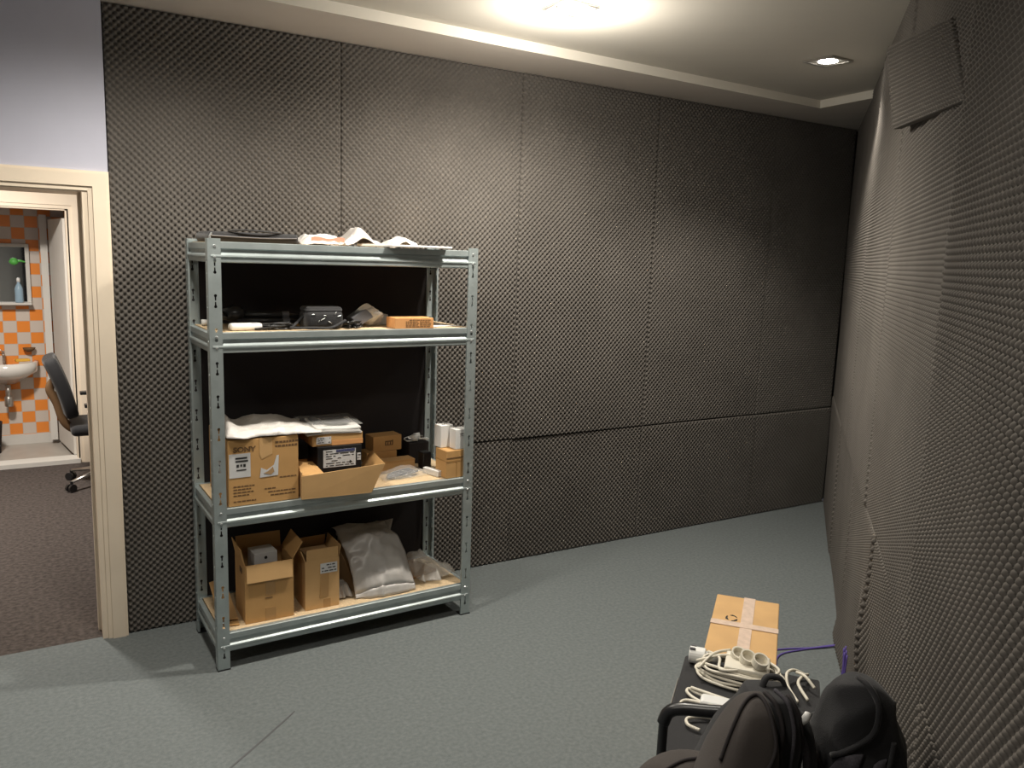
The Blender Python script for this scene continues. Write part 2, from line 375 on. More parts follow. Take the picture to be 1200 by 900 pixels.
b = MB(); b.box(-1.3, 3.6, -.1, .3, 4.5, .0); struct(b.build('floor_washroom', M['wfloor']))
b = MB(); b.box(-1.3, 3.5, 2.45, .3, 4.5, 2.55); struct(b.build('ceiling_washroom', M['white']))
b = MB(); b.box(-3.1, .3, 0, -3.0, 3.6, 2.7); b.box(2.6, .3, 0, 2.7, 3.6, 2.7); struct(b.build('wall_office_side', M['creamwall']))
b = MB(); b.box(-3.1, .1, 2.65, 2.7, 3.7, 2.75); struct(b.build('ceiling_office', M['white']))
# mirror
t = thing('wall_mirror', 'white framed mirror on the orange tiles above the washbasin', 'mirror', (-.47, 4.4, 1.245))
b = MB()
for q in ((-.2, 0, -.155, .54), (.135, 0, .168, .54), (-.155, 0, .135, .03), (-.155, .51, .135, .54)):
    b.box(q[0], -.03, q[1], q[2], -.001, q[3])
b.build('mirror_frame', M['white'], t, bevel=.004)
b = MB(); b.box(-.156, -.018, .029, .136, -.002, .511); b.build('mirror_pane', M['mirror'], t)
b = MB(); b.box(-.17, -.055, .02, -.15, -.03, .52); b.build('mirror_door_edge', M['white'], t)
# shelf items in front of the mirror: bottle on a small ledge; solid green shape stands for a reflection
t = thing('soap_bottle', 'pale blue plastic bottle in front of the washroom mirror', 'bottle', (-.395, 4.335, 1.275))
b = MB(); b.lathe([(.028, 0), (.032, .01), (.032, .12), (.022, .15), (.012, .165), (.012, .18)], 16); b.build('bottle_body', M['bottle'], t, smooth=True)
b = MB(); b.lathe([(.014, .18), (.014, .21), (.006, .215)], 12); b.build('cap', M['plug'], t, smooth=True)
t = thing('mirror_ledge', 'narrow white ledge under the washroom mirror', 'shelf', (-.47, 4.4, 1.245))
b = MB(); b.box(-.2, -.11, .012, .168, -.032, .03); b.build('ledge_board', M['white'], t, bevel=.003)
b = MB(); b.ngrid(lambda u, v: ((u-.5)*.10*(1-.3*v), math.sin(u*PI)*-.02, .05*math.sin(PI*v)+.01*math.sin(9*u)), 8, 6)
b = MB(); b.lathe([(.01, 0), (.03, .012), (.038, .03), (.024, .055), (.008, .062)], 14)
b.tube([(.01, 0, .03), (.05, 0, .038), (.085, 0, .028)], [.012, .009, .006], 8)
tag(b.build('green_reflection', M['green'], None, (-.42, 4.368-.02, 1.60), smooth=True), 'small green shape standing for a reflection in the mirror glass', 'reflection')
b = MB(); b.tube([(-.42, 4.348, 1.60), (-.42, 4.381, 1.612)], .004, 6); hk = b.build('reflection_peg', M['nickel'])  # added peg joining the modelled reflection to the glass
hk.parent = bpy.data.objects['green_reflection']; hk.matrix_parent_inverse = Matrix.Translation((.42, -4.348, -1.60))
# washbasin
t = thing('washbasin', 'white porcelain washbasin on the orange tiled wall', 'sink', (-.52, 4.4, .70))
def basin(u, v):
    a = PI*u; r = [.20, .235, .24, .215, .19, .14, .05][min(6, int(v*6.001))]; z = [-.14, -.03, .055, .06, .045, -.02, -.05][min(6, int(v*6.001))]
    if v == 0: r = .07
    return (-r*math.cos(a), -.002-r*1.25*math.sin(a)**.8 if math.sin(a) > 0 else -.002, z)
b = MB(); b.ngrid(basin, 25, 7); b.build('basin_bowl', M['porc'], t, smooth=True, solid=.008)
b = MB(); b.tube([(0, -.12, -.14), (0, -.12, -.26)], .022, 12); b.lathe([(.03, -.33), (.034, -.32), (.034, -.25), (.026, -.24)], 14, (0, -.12, 0)); b.tube([(0, -.12, -.30), (0, -.01, -.30)], .016, 10)
b.build('drain_trap', M['nickel'], t, smooth=True)
b = MB(); b.tube(spline([(-.02, -.05, .04), (-.02, -.05, .13), (-.02, -.09, .15), (-.02, -.13, .12)], 5), .011, 10); b.tube([(-.02, -.05, .14), (-.05, -.05, .17)], .006, 8)
b.build('tap', M['nickel'], t, smooth=True)
b = MB(); b.box(-.055, -.035, 0, .055, .035, .022)
tag(b.build('sponge', M['yellow'], None, (-.40, 4.30, .762), .2, bevel=.006), 'yellow sponge cloth lying on the washbasin rim', 'sponge')
t = thing('soap_dish', 'small brown soap dish fixed to the tiles above the basin', 'soap dish', (-.345, 4.4, .84))
b = MB(); b.lathe([(.02, 0), (.045, .02), (.05, .035), (.042, .032), (.02, .012)], 16, (0, -.045, 0)); b.box(-.02, -.03, .005, .02, -.001, .03); b.build('dish', M['inkb'], t, smooth=True)
b = MB(); b.lathe([(.075, 0), (.095, .25), (.098, .27), (.09, .27), (.07, .02)], 20)
tag(b.build('waste_bin', M['black'], None, (-.67, 4.1, .001), smooth=True), 'black waste bin under the washbasin at the picture edge', 'bin')

# ------------------------------------------------------------------ office chair
oc = thing('office_chair', 'black swivel office chair beyond the doorway, back towards the left', 'chair', (.13, 2.76, 0), 0)
b = MB(); b.lathe([(.032, .09), (.035, .12), (.028, .14), (.028, .26), (.018, .27), (.018, .40)], 16); b.build('gas_column', M['blackp'], oc, smooth=True)
for k in range(5):
    a = math.radians(214+72*k); c, s = math.cos(a), math.sin(a)
    b = MB(); b.tube([(c*.03, s*.03, .115), (c*.16, s*.16, .10), (c*.30, s*.30, .075)], [.026, .021, .015], 8, flat=.7)
    lg = b.build('leg', M['nickel'], oc, smooth=True)
    b = MB()
    for w in (-.017, .017):
        px, py = c*.31-s*w, s*.31+c*w
        n = Vector((-s, c, 0))*.010
        b.tube([Vector((px, py, .031))-n, Vector((px, py, .031))+n], .030, 16)
    b.tube([(c*.305, s*.305, .08), (c*.305, s*.305, .045)], .010, 8)
    b.build('caster', M['blackp'], lg, smooth=False)
b = MB(); b.box(-.24, -.24, .42, .24, .24, .50); b.build('seat', M['blackf'], oc, bevel=.035, seg=4, smooth=True)
b = MB(); b.box(-.12, -.10, .37, .12, .10, .42); b.build('tilt_mechanism', M['blackp'], oc, bevel=.01)
def backpad(u, v):     # leaning pad, top to the left
    z = .56+.44*v; lean = -.19-.085*v-.05*v*v; w = .225-.03*abs(2*v-1)**3
    return (lean+.03*math.cos((u-.5)*2.2)*-1+.03, (u-.5)*2*w, z)
b = MB(); b.ngrid(backpad, 13, 13); b.build('backrest', M['blackf'], oc, smooth=True, solid=.085, bevel=.025, seg=3)
b = MB()
b.tube(spline([(-.06, 0, .42), (-.20, 0, .43), (-.275, 0, .50), (-.315, 0, .64), (-.355, 0, .74), (-.33, 0, .80), (-.295, 0, .80)], 6), .017, 10, flat=1.8)
b.build('back_frame', M['inkb'], oc, smooth=True)
for s in (-1, 1):
    b = MB(); b.tube(spline([(-.02, s*.22, .43), (-.02, s*.29, .47), (-.03, s*.295, .60), (-.03, s*.29, .645)], 5), .014, 8); b.box(-.15, s*.29-.035, .645, .12, s*.29+.035, .67)
    b.build('armrest', M['blackp'], oc, bevel=.006)

# ------------------------------------------------------------------ ceiling downlights
def downlight(x, y, label, drop):
    t = thing('ceiling_downlight', label, 'ceiling light', (x, y, HC), .04, 'square ceiling downlights')
    h = .088; b = MB()
    for q in ((-h, -h, h, -h+.014), (-h, h-.014, h, h), (-h, -h+.014, -h+.014, h-.014), (h-.014, -h+.014, h, h-.014)):
        b.box(q[0], q[1], -.009, q[2], q[3], -.0005)
    b.build('lamp_frame', M['nickel'], t, bevel=.002)
    b = MB(); b.lathe([(.050, -.004-drop), (.058, -.002-drop), (.06, -.0006)], 24); b.build('lamp_ring', M['nickel'], t, smooth=True)
    b = MB(); b.box(-h+.014, -h+.014, -.004, h-.014, h-.014, -.001); b.build('reflector', M['white'], t)
    b = MB(); b.lathe([(.046 if not drop else .066, -.006-drop), (.049 if not drop else .069, -.0045-drop)], 24); b.build('lamp_lens', M['lampm'], t)
    if drop:
        b = MB(); b.tube([(-.075, 0, -.004), (-.07, 0, -drop-.012), (.07, 0, -drop-.012), (.075, 0, -.004)], .005, 6); b.box(-.018, -.012, -drop-.022, .018, .012, -drop-.008); b.build('lamp_bracket', M['nickel'], t)
    return t
downlight(1.705, -.962, 'bright square downlight with a lowered lamp at the top picture edge', .014)
downlight(3.26, -1.03, 'square recessed downlight above the far right corner', 0)

#@@OBJECTS
# ------------------------------------------------------------------ metal shelving
SX, SY, SA, SW, SD, SHH = .2984, -.5517, .0233, 1.23, .451, 1.825
ZL = [1.825, 1.460, .7194, .164]
ca, sa = math.cos(SA), math.sin(SA)
def SP(u, v, z=0): return Vector((SX+u*ca-v*sa, SY+u*sa+v*ca, z))
def flange(length, width, th, holes):
    # a plate with keyhole slots, built as a filled 2-d curve: x = width, y = length
    cu = bpy.data.curves.new('f', 'CURVE'); cu.dimensions = '2D'; cu.fill_mode = 'BOTH'; cu.extrude = th/2
    def sp(pts):
        s = cu.splines.new('POLY'); s.points.add(len(pts)-1)
        for i, q in enumerate(pts): s.points[i].co = (q[0], q[1], 0, 1)
        s.use_cyclic_u = True
    sp([(0, 0), (width, 0), (width, length), (0, length)])
    for hx, hy, up_ in holes:
        s_ = 1 if up_ else -1; r = .0062; pts = []
        for k in range(11):
            a = math.radians(-60+300*k/10) ; pts.append((hx+r*math.cos(a), hy+s_*(r*math.sin(a))))
        pts += [(hx-.0026, hy-s_*.019), (hx+.0026, hy-s_*.019)]
        sp(pts)
    o = bpy.data.objects.new('f', cu); C.objects.link(o); bpy.context.view_layer.update()
    me = bpy.data.meshes.new_from_object(o.evaluated_get(bpy.context.evaluated_depsgraph_get())); bpy.data.objects.remove(o)
    vs_ = [v.co.copy() for v in me.vertices]; fs = [tuple(p.vertices) for p in me.polygons]; bpy.data.meshes.remove(me)
    return vs_, fs
t = SHELF = thing('shelving_unit', 'galvanised steel shelving unit with four chipboard shelves, in front of the foam wall', 'shelving', (SX, SY, 0), SA)
FW, FD = .050, .040
hl = []
z = .055
hl = [(0, zz, up_) for zz in [.05+.085*k for k in range(21)] for up_ in (0,)]
def holes(cx):
    out = []
    for k in range(13):
        zz = .085+.137*k
        out += [(cx, zz+.018, True), (cx, zz-.026, False)]
    return out
fa = flange(SHH+.012, FW, .0022, holes(FW*.52)); fb = flange(SHH+.012, FD, .0022, holes(FD*.5))
def post(u, v, su, sv):
    b = MB(); T = .0022
    b.add([(u+su*q.x, v+q.z, q.y) for q in fa[0]], fa[1])                    # face flange parallel to the front
    b.add([(u+q.z, v+sv*q.x, q.y) for q in fb[0]], fb[1])                    # side flange
    # rolled lips
    b.box(*sorted2(u+su*FW, u+su*(FW-.004), v, v+sv*.009, 0, SHH+.010)); b.box(*sorted2(u, u+su*.008, v+sv*FD, v+sv*(FD-.004), 0, SHH+.010))
    o = b.build('upright_post', M['steel'], t)
    return o
def sorted2(x0, x1, y0, y1, z0, z1): return (min(x0, x1), min(y0, y1), z0, max(x0, x1), max(y0, y1), z1)
for (u, v, su, sv) in ((0, 0, 1, 1), (SW, 0, -1, 1), (0, SD, 1, -1), (SW, SD, -1, -1)):
    p = post(u, v, su, sv)
    b = MB(); b.box(*sorted2(u-su*.003, u+su*(FW+.001), v-sv*.003, v+sv*(FD+.001), 0, .006)); b.build('foot', M['blackp'], p)
BH = .083
# beam profile (y outward, z): step, groove and bulged bright lip
prof = [(.0, 0), (-.004, -.002), (-.004, -.026), (.004, -.031), (.004, -.043), (-.003, -.049), (-.008, -.053), (-.009, -.059), (-.004, -.066), (-.004, -.079), (.000, -.083), (.010, -.083), (.010, -.080), (.003, -.079), (.010, -.045), (.010, -.028), (.003, -.024), (.02, -.004), (.02, 0)]
for li, zt in enumerate(ZL):
    for side in (0, 1):
        b = MB()
        pr = [(v_+.006, zt+z_) if side == 0 else (SD-.006-v_, zt+z_) for v_, z_ in prof]
        b.prism(pr, 0, .012, SW-.012)
        bm_ = b.build('long_beam', M['steel'], t)
        for uu_ in (.026, SW-.026):
            for dz in (-.018, -.062):
                y = -.0015 if side == 0 else SD+.0015; s_ = -1 if side == 0 else 1
                b = MB(); b.tube([(uu_, y, zt+dz), (uu_, y+s_*.003, zt+dz)], [.0065, .0045], 10)
                b.build('rivet', M['steel2'], bm_)
    for side in (0, 1):
        b = MB()
        pr = [(v_*.8+.006, zt-.004+z_*.95) if side == 0 else (SW-.006-v_*.8, zt-.004+z_*.95) for v_, z_ in prof]
        b.prism([(q[0], q[1]) for q in pr], 1, .012, SD-.012)
        b.build('side_beam', M['steel'], t)
    b = MB(); b.box(.026, .0262, zt-.012, SW-.026, SD-.0262, zt-.0005); b.build('shelf_board', M['board'], t)
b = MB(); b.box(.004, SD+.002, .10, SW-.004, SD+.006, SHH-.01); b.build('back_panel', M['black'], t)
b = MB()
b.tube([(.012, .004, SHH-.01), (.010, .004, SHH+.020), (.018, .004, SHH+.034)], .004, 8); b.build('bent_clip', M['steel2'], SHELF)

# ------------------------------------------------------------------ cardboard boxes
def at(u, v, z, extra=0): return SP(u, v, z), SA+extra
def closed_box(name, w, d, h, loc, rz, m, label, cat='box', group=None, bevel=.003, tape=None, wear=True):
    t = thing(name, label, cat, loc, rz, group)
    b = MB(); nx = 6
    b.box(0, 0, 0, w, d, h); o = b.build('carton_body', m, t, bevel=bevel)
    if tape:
        b = MB(); b.box(w/2-tape/2, -.0012, h-.10 if h > .2 else h*.55, w/2+tape/2, -.0002, h); b.box(w/2-tape/2, -.0012, h+.0002, w/2+tape/2, d, h+.0012)
        b.build('tape_strip', M['tape'], t)
    return t
def sticker(t, x0, z0, x1, z1, y=-.0015, m='label', rows=5, name='label_sticker', face='front', seed=1, dark=None):
    b = MB()
    if face == 'front': b.box(x0, y, z0, x1, y+.001, z1)
    else: b.box(y, x0, z0, y+.001, x1, z1)
    s = b.build(name, M[m], t)
    if rows:
        rnd = random.Random(seed); b = MB(); hh = (z1-z0)
        for k in range(rows):
            za = z1-hh*(k+.85)/(rows+.4); x = x0+(x1-x0)*.08
            while x < x1-(x1-x0)*.12:
                ln = rnd.uniform(.06, .28)*(x1-x0); xe = min(x+ln, x1-(x1-x0)*.06)
                if rnd.random() < .8:
                    if face == 'front': b.box(x, y-.0006, za, xe, y+.0002, za+hh*.32/(rows))
                    else: b.box(y-.0006, x, za, y+.0002, xe, za+hh*.32/rows)
                x = xe+(x1-x0)*.05
        if b.v: b.build('printed_marks', M['ink'], s)
    return s
def open_carton(name, w, d, h, loc, rz, m, label, flaps, th=.0035, group=None, cat='box', skew=0, tape=True):
    """flaps: dict front/back/left/right -> (length, angle from vertical outward in degrees)"""
    t = thing(name, label, cat, loc, rz, group)
    b = MB()
    b.box(0, 0, 0, w, d, th); b.box(0, 0, th, w, th, h); b.box(0, d-th, th, w, d, h); b.box(0, th, th, th, d-th, h); b.box(w-th, th, th, w, d-th, h)
    b.build('carton_body', m, t)
    for side, (ln, ang) in flaps.items():
        a = math.radians(ang); dz = math.cos(a)*ln; do = math.sin(a)*ln; e = .006
        if side == 'front': pts = [(e, 0, h), (w-e, 0, h), (w-e, -do, h+dz), (e, -do, h+dz)]
        if side == 'back': pts = [(w-e, d, h), (e, d, h), (e, d+do, h+dz), (w-e, d+do, h+dz)]
        if side == 'left': pts = [(0, d-e, h), (0, e, h), (-do, e, h+dz), (-do, d-e, h+dz)]
        if side == 'right': pts = [(w, e, h), (w, d-e, h), (w+do, d-e, h+dz), (w+do, e, h+dz)]
        b = MB(); b.plate(pts, -th); b.build('flap', M['card2'] if side in ('front',) else m, t)
    return t

# big carton with printed words, second shelf from the bottom, left
Z = ZL[2]+.001
t = closed_box('carton', .298, .36, .287, *at(.062, .012, Z), M['card'], 'large closed brown carton with printed words and a torn white sticker, under the white bag')
w, d, h = .298, .36, .287
b = MB(); b.box(w*.44, -.0012, h-.072, w*.62, -.0002, h-.002); b.box(w*.44, -.0012, h+.0003, w*.62, d, h+.0013)
b.add([(w*.44, -.0012, h-.072), (w*.62, -.0012, h-.072), (w*.47, -.0012, h-.092), (w*.44, -.0002, h-.072), (w*.62, -.0002, h-.072), (w*.47, -.0002, h-.092)], [(0, 2, 1), (3, 4, 5), (0, 1, 4, 3), (1, 2, 5, 4), (2, 0, 3, 5)])
b.build('tape_strip', M['card2'], t)
text_mesh('SONY', .030, M['inkb'], 'printed_word', t, (.022, -.0008, h-.052), bold=True, sx=1.15)
for i, (x0, z0, x1) in enumerate(((.198, h-.028, .285), (.198, h-.045, .285))):
    b = MB(); rnd = random.Random(i); x = x0
    while x < x1: xe = x+rnd.uniform(.006, .016); b.box(x, -.0008, z0, xe, -.0001, z0+.009); x = xe+.003
    b.build('printed_marks', M['inkb'], t)
sticker(t, .004, .125, .092, .228, rows=0)
b = MB()
for (x, z, ww, hh) in ((.03, .205, .048, .007), (.03, .192, .052, .007), (.034, .170, .010, .012), (.050, .172, .007, .010), (.062, .170, .010, .012), (.034, .155, .040, .005)): b.box(x, -.0024, z, x+ww, -.0014, z+hh)
b.build('printed_marks', M['ink'], t)
b = MB(); b.plate([(.130, -.0016, .115), (.208, -.0016, .118), (.212, -.0016, .207), (.203, -.0016, .206), (.190, -.0016, .165), (.160, -.0016, .145), (.136, -.0016, .158)], -.0008); b.build('torn_sticker', M['label'], t)
b = MB(); b.plate([(.146, -.0028, .133), (.178, -.0028, .124), (.192, -.0028, .136), (.186, -.0028, .158), (.165, -.0028, .140)], -.0006); b.build('tear_mark', M['cardin'], t)
for k, (x0, x1, z0) in enumerate(((.02, .105, .083), (.02, .09, .070), (.02, .10, .057), (.02, .085, .044), (.02, .11, .018), (.15, .20, .060), (.165, .285, .045), (.215, .285, .105), (.175, .28, .030))):
    b = MB(); rnd = random.Random(k+9); x = x0
    while x < x1: xe = min(x1+.003, x+rnd.uniform(.008, .02)); b.box(x, -.0007, z0, xe, -.0001, z0+.0055); x = xe+.003
    b.build('printed_marks', M['inkb'], t)
sticker(t, .12, .07, .24, .19, face='side', rows=4, seed=3)

def crumple(name, m, w, d, h, loc, rz, seed, label, cat='bag', nx=44, ny=34, edge=.25, lift=0, ridg=.45, sheet=False, shape=None, freq=9, group=None, parent=None, solid=.0015, ol=.16):
    """a crumpled sheet: creased height field whose outline wobbles; closed underneath"""
    def f(u, v, top=True):
        x = (u-.5)*w; y = v*d
        e = min(u, 1-u, v, 1-v)/edge; e = max(0, min(1, e)); e = math.sin(e*PI/2)
        P3 = Vector((x*freq+seed*3.1, y*freq, seed*1.7))
        n1 = 1-abs(noise.noise(P3))*2; n2 = 1-abs(noise.noise(P3*2.3))*2; n3 = noise.noise(P3*.6)
        hh = h*(e*(.55+.45*n3)+ridg*(n1*.5+n2*.3)*(.4+.6*e))
        if shape: hh += shape(u, v)
        ox = ol*w*noise.noise(Vector((u*3, v*3, seed+5)))*(abs(u-.5)*2)**2; oy = ol*d*noise.noise(Vector((u*4, v*3, seed+9)))*(abs(v-.5)*2)**2
        return (x+ox, y+oy, max(.0012, hh)+lift)
    b = MB(); b.ngrid(lambda u, v: f(u, v), nx, ny)
    o = b.build(name, m, parent, None, 0, smooth=False)
    o.location = loc; o.rotation_euler = (0, 0, rz)
    k = o.modifiers.new('solid', 'SOLIDIFY'); k.thickness = solid; k.offset = 1
    for pg in o.data.polygons: pg.use_smooth = True
    if label: tag(o, label, cat, group)
    return o
# white plastic bag over that carton, hanging over its edges
l, r = at(.262, .006, Z+.288)
def drape(u, v):
    q = 0
    if u > .80: q -= .030*((u-.80)/.20)
    q += .050*math.exp(-((u-.06)/.10)**2-((v-.5)/.35)**2)
    return q+.028*math.exp(-((u-.5)/.25)**2-((v-.6)/.3)**2)
crumple('plastic_bag', M['plas'], .40, .34, .030, l, r, 3, 'crumpled white plastic bag lying on the large printed carton', shape=drape, edge=.10, lift=.002, ridg=.65)

# low open tray carton beside it
T2 = thing('tray_carton', 'low open brown carton with a splayed right flap, under the black battery box', 'box', *at(.366, -.012, Z, -.10))
w, d, h = .315, .30, .105; th = .004
b = MB(); b.box(0, 0, 0, w, d, th)
b.add([(0,0,th),(w,0,th),(w+.062,-.006,h+.028),(0,-.002,h-.0),(0,th,th),(w,th,th),(w+.062,-.002,h+.028),(0,th,h)], [(0,1,2,3),(4,7,6,5),(0,4,5,1),(1,5,6,2),(2,6,7,3),(3,7,4,0)])
b.box(0, d-th, th, w, d, h); b.box(0, th, th, th, d-th, h+.015)
b.build('carton_body', M['card2'], T2)
b = MB(); b.plate([(w, th, th), (w, d-th, th), (w+.085, d-th, h+.02), (w+.060, th, h+.028)], .004); b.build('flap', M['card'], T2)
b = MB(); b.plate([(.0, .004, h), (.10, .006, h), (.07, .10, h+.035), (.0, .09, h+.045)], .003); b.build('torn_flap', M['card'], T2)
b = MB(); b.add([(.112, -.0015, .102), (.26, -.0025, .113), (.262, -.0035, .098), (.135, -.0015, .080), (.112, 0, .102), (.26, -.001, .113), (.262, -.002, .098), (.135, 0, .080)], [(0,3,2,1),(4,5,6,7),(0,1,5,4),(1,2,6,5),(2,3,7,6),(3,0,4,7)])
b.build('inner_edge', M['cardin'], T2)
# black box with label, leaning on the tray
t = thing('battery_box', 'black box with a white printed label, resting in the low open carton', 'box', *at(.455, .040, Z+.096, -.05))
w, d, h = .205, .17, .118
b = MB(); b.box(0, 0, 0, w, d, h); b.build('box_body', M['blackp'], t, bevel=.003)
sticker(t, .026, .022, .176, .102, rows=7, seed=5); b = MB(); b.box(.085, -.0028, .090, .172, -.0014, .102); b.build('blue_header', M['inkn'], t)
b = MB(); b.plate([(.148, -.0026, .034), (.160, -.0026, .041), (.148, -.0026, .050)], -.0008); b.build('triangle_mark', M['ink'], t)
sticker(t, .183, .045, .200, .078, rows=2, seed=8)
# brown carton on the black box
t = closed_box('carton', .235, .22, .053, *at(.435, .050, Z+.216, -.03), M['card'], 'flat brown carton with a small label, on top of the black box')
b = MB(); b.box(0, -.02, .050, .23, .03, .054)
sticker(t, .018, .010, .086, .042, rows=3, seed=4)
b = MB(); b.box(.09, -.0012, .0, .235, -.0002, .022); b.build('printed_band', M['orange'], t)
# catalogues in plastic sleeve
t = thing('catalogue_stack', 'stack of printed papers in a clear sleeve on the flat carton', 'papers', *at(.425, .048, Z+.2702, -.03))
for k, (x0, y0, x1, y1) in enumerate(((-.015, .0, .24, .19), (.01, -.003, .232, .18), (.03, .0, .235, .19))):
    b = MB(); b.ngrid(lambda u, v, k=k: (x0+(x1-x0)*u, y0+(y1-y0)*v, .004+k*.010+.004*math.sin(u*4+k)+(.012*(v if k == 2 else 0))), 8, 6)
    sh = b.build('booklet', M['paper'], t, solid=.007)
b = MB(); b.add([(.095, .055, .0445), (.20, .055, .0445), (.185, .135, .0525), (.105, .135, .0525)], [(0, 1, 2, 3)]); b.v = [(x, y, z-.0) for x, y, z in b.v]
b = MB(); b.ngrid(lambda u, v: (.09+.115*u-.01*v, .045+.10*v, .0255+.004*math.sin((.09+.115*u-.03)/.205*4+2)+.012*(.045+.10*v)/.19+.0075), 8, 6); q = b.build('cover_picture', M['grey'], t, solid=.0008); q.location = (0, 0, .006)
b = MB(); b.ngrid(lambda u, v: (.032+.045*u+.01*math.sin(v*3), .07+.09*v, .030+.012*v+.010*math.sin(u*PI)), 8, 6); b.build('rolled_sheet', M['grey'], t, solid=.001)
crumple('clear_sleeve', M['film'], .262, .205, .012, Vector((.112, -.004, .036)), 0, 12, None, parent=t, ridg=.5, shape=lambda u, v: .012*v, solid=.0008, ol=.04)

# right half of that shelf
t = closed_box('carton', .230, .075, .058, *at(.800, .235, Z, .03), M['card2'], 'long narrow brown carton lying behind the bagged cable')
b = MB(); b.box(.0, -.001, .048, .23, .0, .0575); b.build('edge_fold', M['card'], t)
closed_box('carton', .165, .10, .090, *at(.800, .315, Z+.0, .03), M['card'], 'base carton').name = 'tmp'
bpy.data.objects['tmp']['label'] = 'brown carton standing behind the long narrow carton, under the small printed one'; bpy.data.objects['tmp'].name = 'carton.010'
t = closed_box('carton', .158, .095, .078, *at(.835, .318, Z+.0905, .05), M['card'], 'small brown carton with a dark printed word, standing at the back of the shelf')
for k, (x0, x1, z0, z1) in enumerate(((.065, .071, .028, .052), (.065, .11, .046, .052), (.078, .084, .028, .045), (.092, .098, .028, .052), (.104, .110, .03, .056), (.065, .11, .028, .032))):
    b = MB(); b.box(x0, -.001, z0, x1, -.0001, z1); b.build('printed_marks', M['inkb'], t)
# bagged cables
t = thing('bagged_cable', 'grey cable coil in a clear plastic bag lying in front of the long carton', 'cable', *at(.915, .150, Z, .10))
b = MB()
for k in range(7):
    b.tube(spline([(-.085+.004*k, -.02+.004*k, .010+.004*(k % 3)), (-.03, -.036+.010*k, .018+.005*(k % 2)), (.05, -.03+.010*k, .02+.004*(k % 3)), (.088-.004*k, 0, .014), (.04, .03-.003*k, .012), (-.05, .028-.004*k, .014)], 6, True), .0045, 6, closed=True)
b.build('cable_coil', M['grey'], t, smooth=True)
crumple('clear_bag', M['film'], .23, .12, .044, Vector((0, -.055, .0)), 0, 21, None, parent=t, ridg=.45, solid=.0008)
crumple('plastic_bag', M['clear'], .17, .14, .045, *[at(.742, .30, Z, .1)[0]], SA, 31, 'flattened clear plastic bag between the low open carton and the narrow carton')
# adapters and plugs at the back right
def plug_item(u, v, z, rz, label, m, s=1):
    t = thing('power_plug', label, 'plug', *at(u, v, z, rz))
    b = MB(); b.tube([(0, 0, .018*s), (.035*s, 0, .018*s)], [.020*s, .016*s], 14); b.tube([(.035*s, 0, .018*s), (.06*s, 0, .016*s)], [.008*s, .004*s], 8); b.build('plug_body', m, t, smooth=True)
    b = MB(); b.tube([(0, .009*s, .018*s), (-.02*s, .009*s, .018*s)], .0024*s, 8); b.tube([(0, -.009*s, .018*s), (-.02*s, -.009*s, .018*s)], .0024*s, 8); b.build('pin', M['nickel'], t)
    b = MB(); b.tube(spline([(.06*s, 0, .016*s), (.09*s, .02*s, .010), (.08*s, .06*s, .006), (.03*s, .05*s, .006)], 5), .0035*s, 6); b.build('cord_tail', m, t, smooth=True)
    return t
b = MB(); b.box(0, 0, 0, .115, .085, .112)
tag(b.build('adapter_box', M['black'], None, SP(1.045, .345, Z), SA, bevel=.004), 'black equipment box at the back right of the shelf carrying white plugs', 'box')
plug_item(1.072, .375, Z+.1135, -.5, 'white power plug on the black equipment box, left one', M['plug'], .95)
plug_item(1.132, .405, Z+.1135, 2.9, 'white power plug on the black equipment box, right one', M['plug'], .95)
b = MB()
for k in range(6):
    r_ = .034+.004*k; b.tube(spline([(r_*math.cos(a_)*1.2, r_*math.sin(a_)*.7, .008+.006*(k % 3)+.004*math.sin(a_*2+k)) for a_ in [i*PI/4 for i in range(8)]], 4, True), .004, 6, closed=True)
tag(b.build('cable_coil', M['blackp'], None, SP(.99, .40, Z+.003), .3, smooth=True), 'coil of thin black cable at the back of the shelf beside the printed carton', 'cable')
b = MB(); b.box(0, 0, 0, .05, .05, .088)
tag(b.build('charger_brick', M['blackp'], None, SP(1.062, .215, Z), SA+.1, bevel=.005), 'black charger brick standing beside the stacked white boxes', 'charger')
closed_box('small_box', .028, .115, .030, *at(1.066, .055, Z, .25), M['paper'], 'low white box lying beside the brown carton near the right post')
t = closed_box('carton', .125, .105, .138, *at(1.090, .012, Z, .07), M['card'], 'small brown carton with taped sides under the two white boxes')
b = MB(); b.box(.0, -.0012, .082, .126, -.0002, .090); b.box(-.0012, -.001, .082, -.0002, .105, .090); b.box(.055, -.0012, .0, .060, -.0002, .082); b.build('tape_strip', M['tape'], t)
b = MB(); b.box(.0, -.0015, .100, .1255, -.0003, .104); b.build('fold_line', M['inkb'], t)
t = closed_box('small_box', .070, .060, .100, *at(1.142, .020, Z+.1395, .06), M['paper'], 'white product box on the small brown carton, the front right one', group='white product boxes')
b = MB(); b.box(.025, -.001, .075, .045, -.0001, .079); b.box(.025, -.001, .066, .05, -.0001, .068); b.build('printed_marks', M['grey'], t)
t = closed_box('small_box', .072, .060, .112, *at(1.088, .062, Z+.1395, .10), M['paper'], 'white product box on the small brown carton, the taller one behind', group='white product boxes')
t.location = SP(1.092, .0815-.0, Z+.1395)
b = MB(); b.box(.02, .02, .1122, .05, .028, .1130); b.build('printed_marks', M['grey'], t)

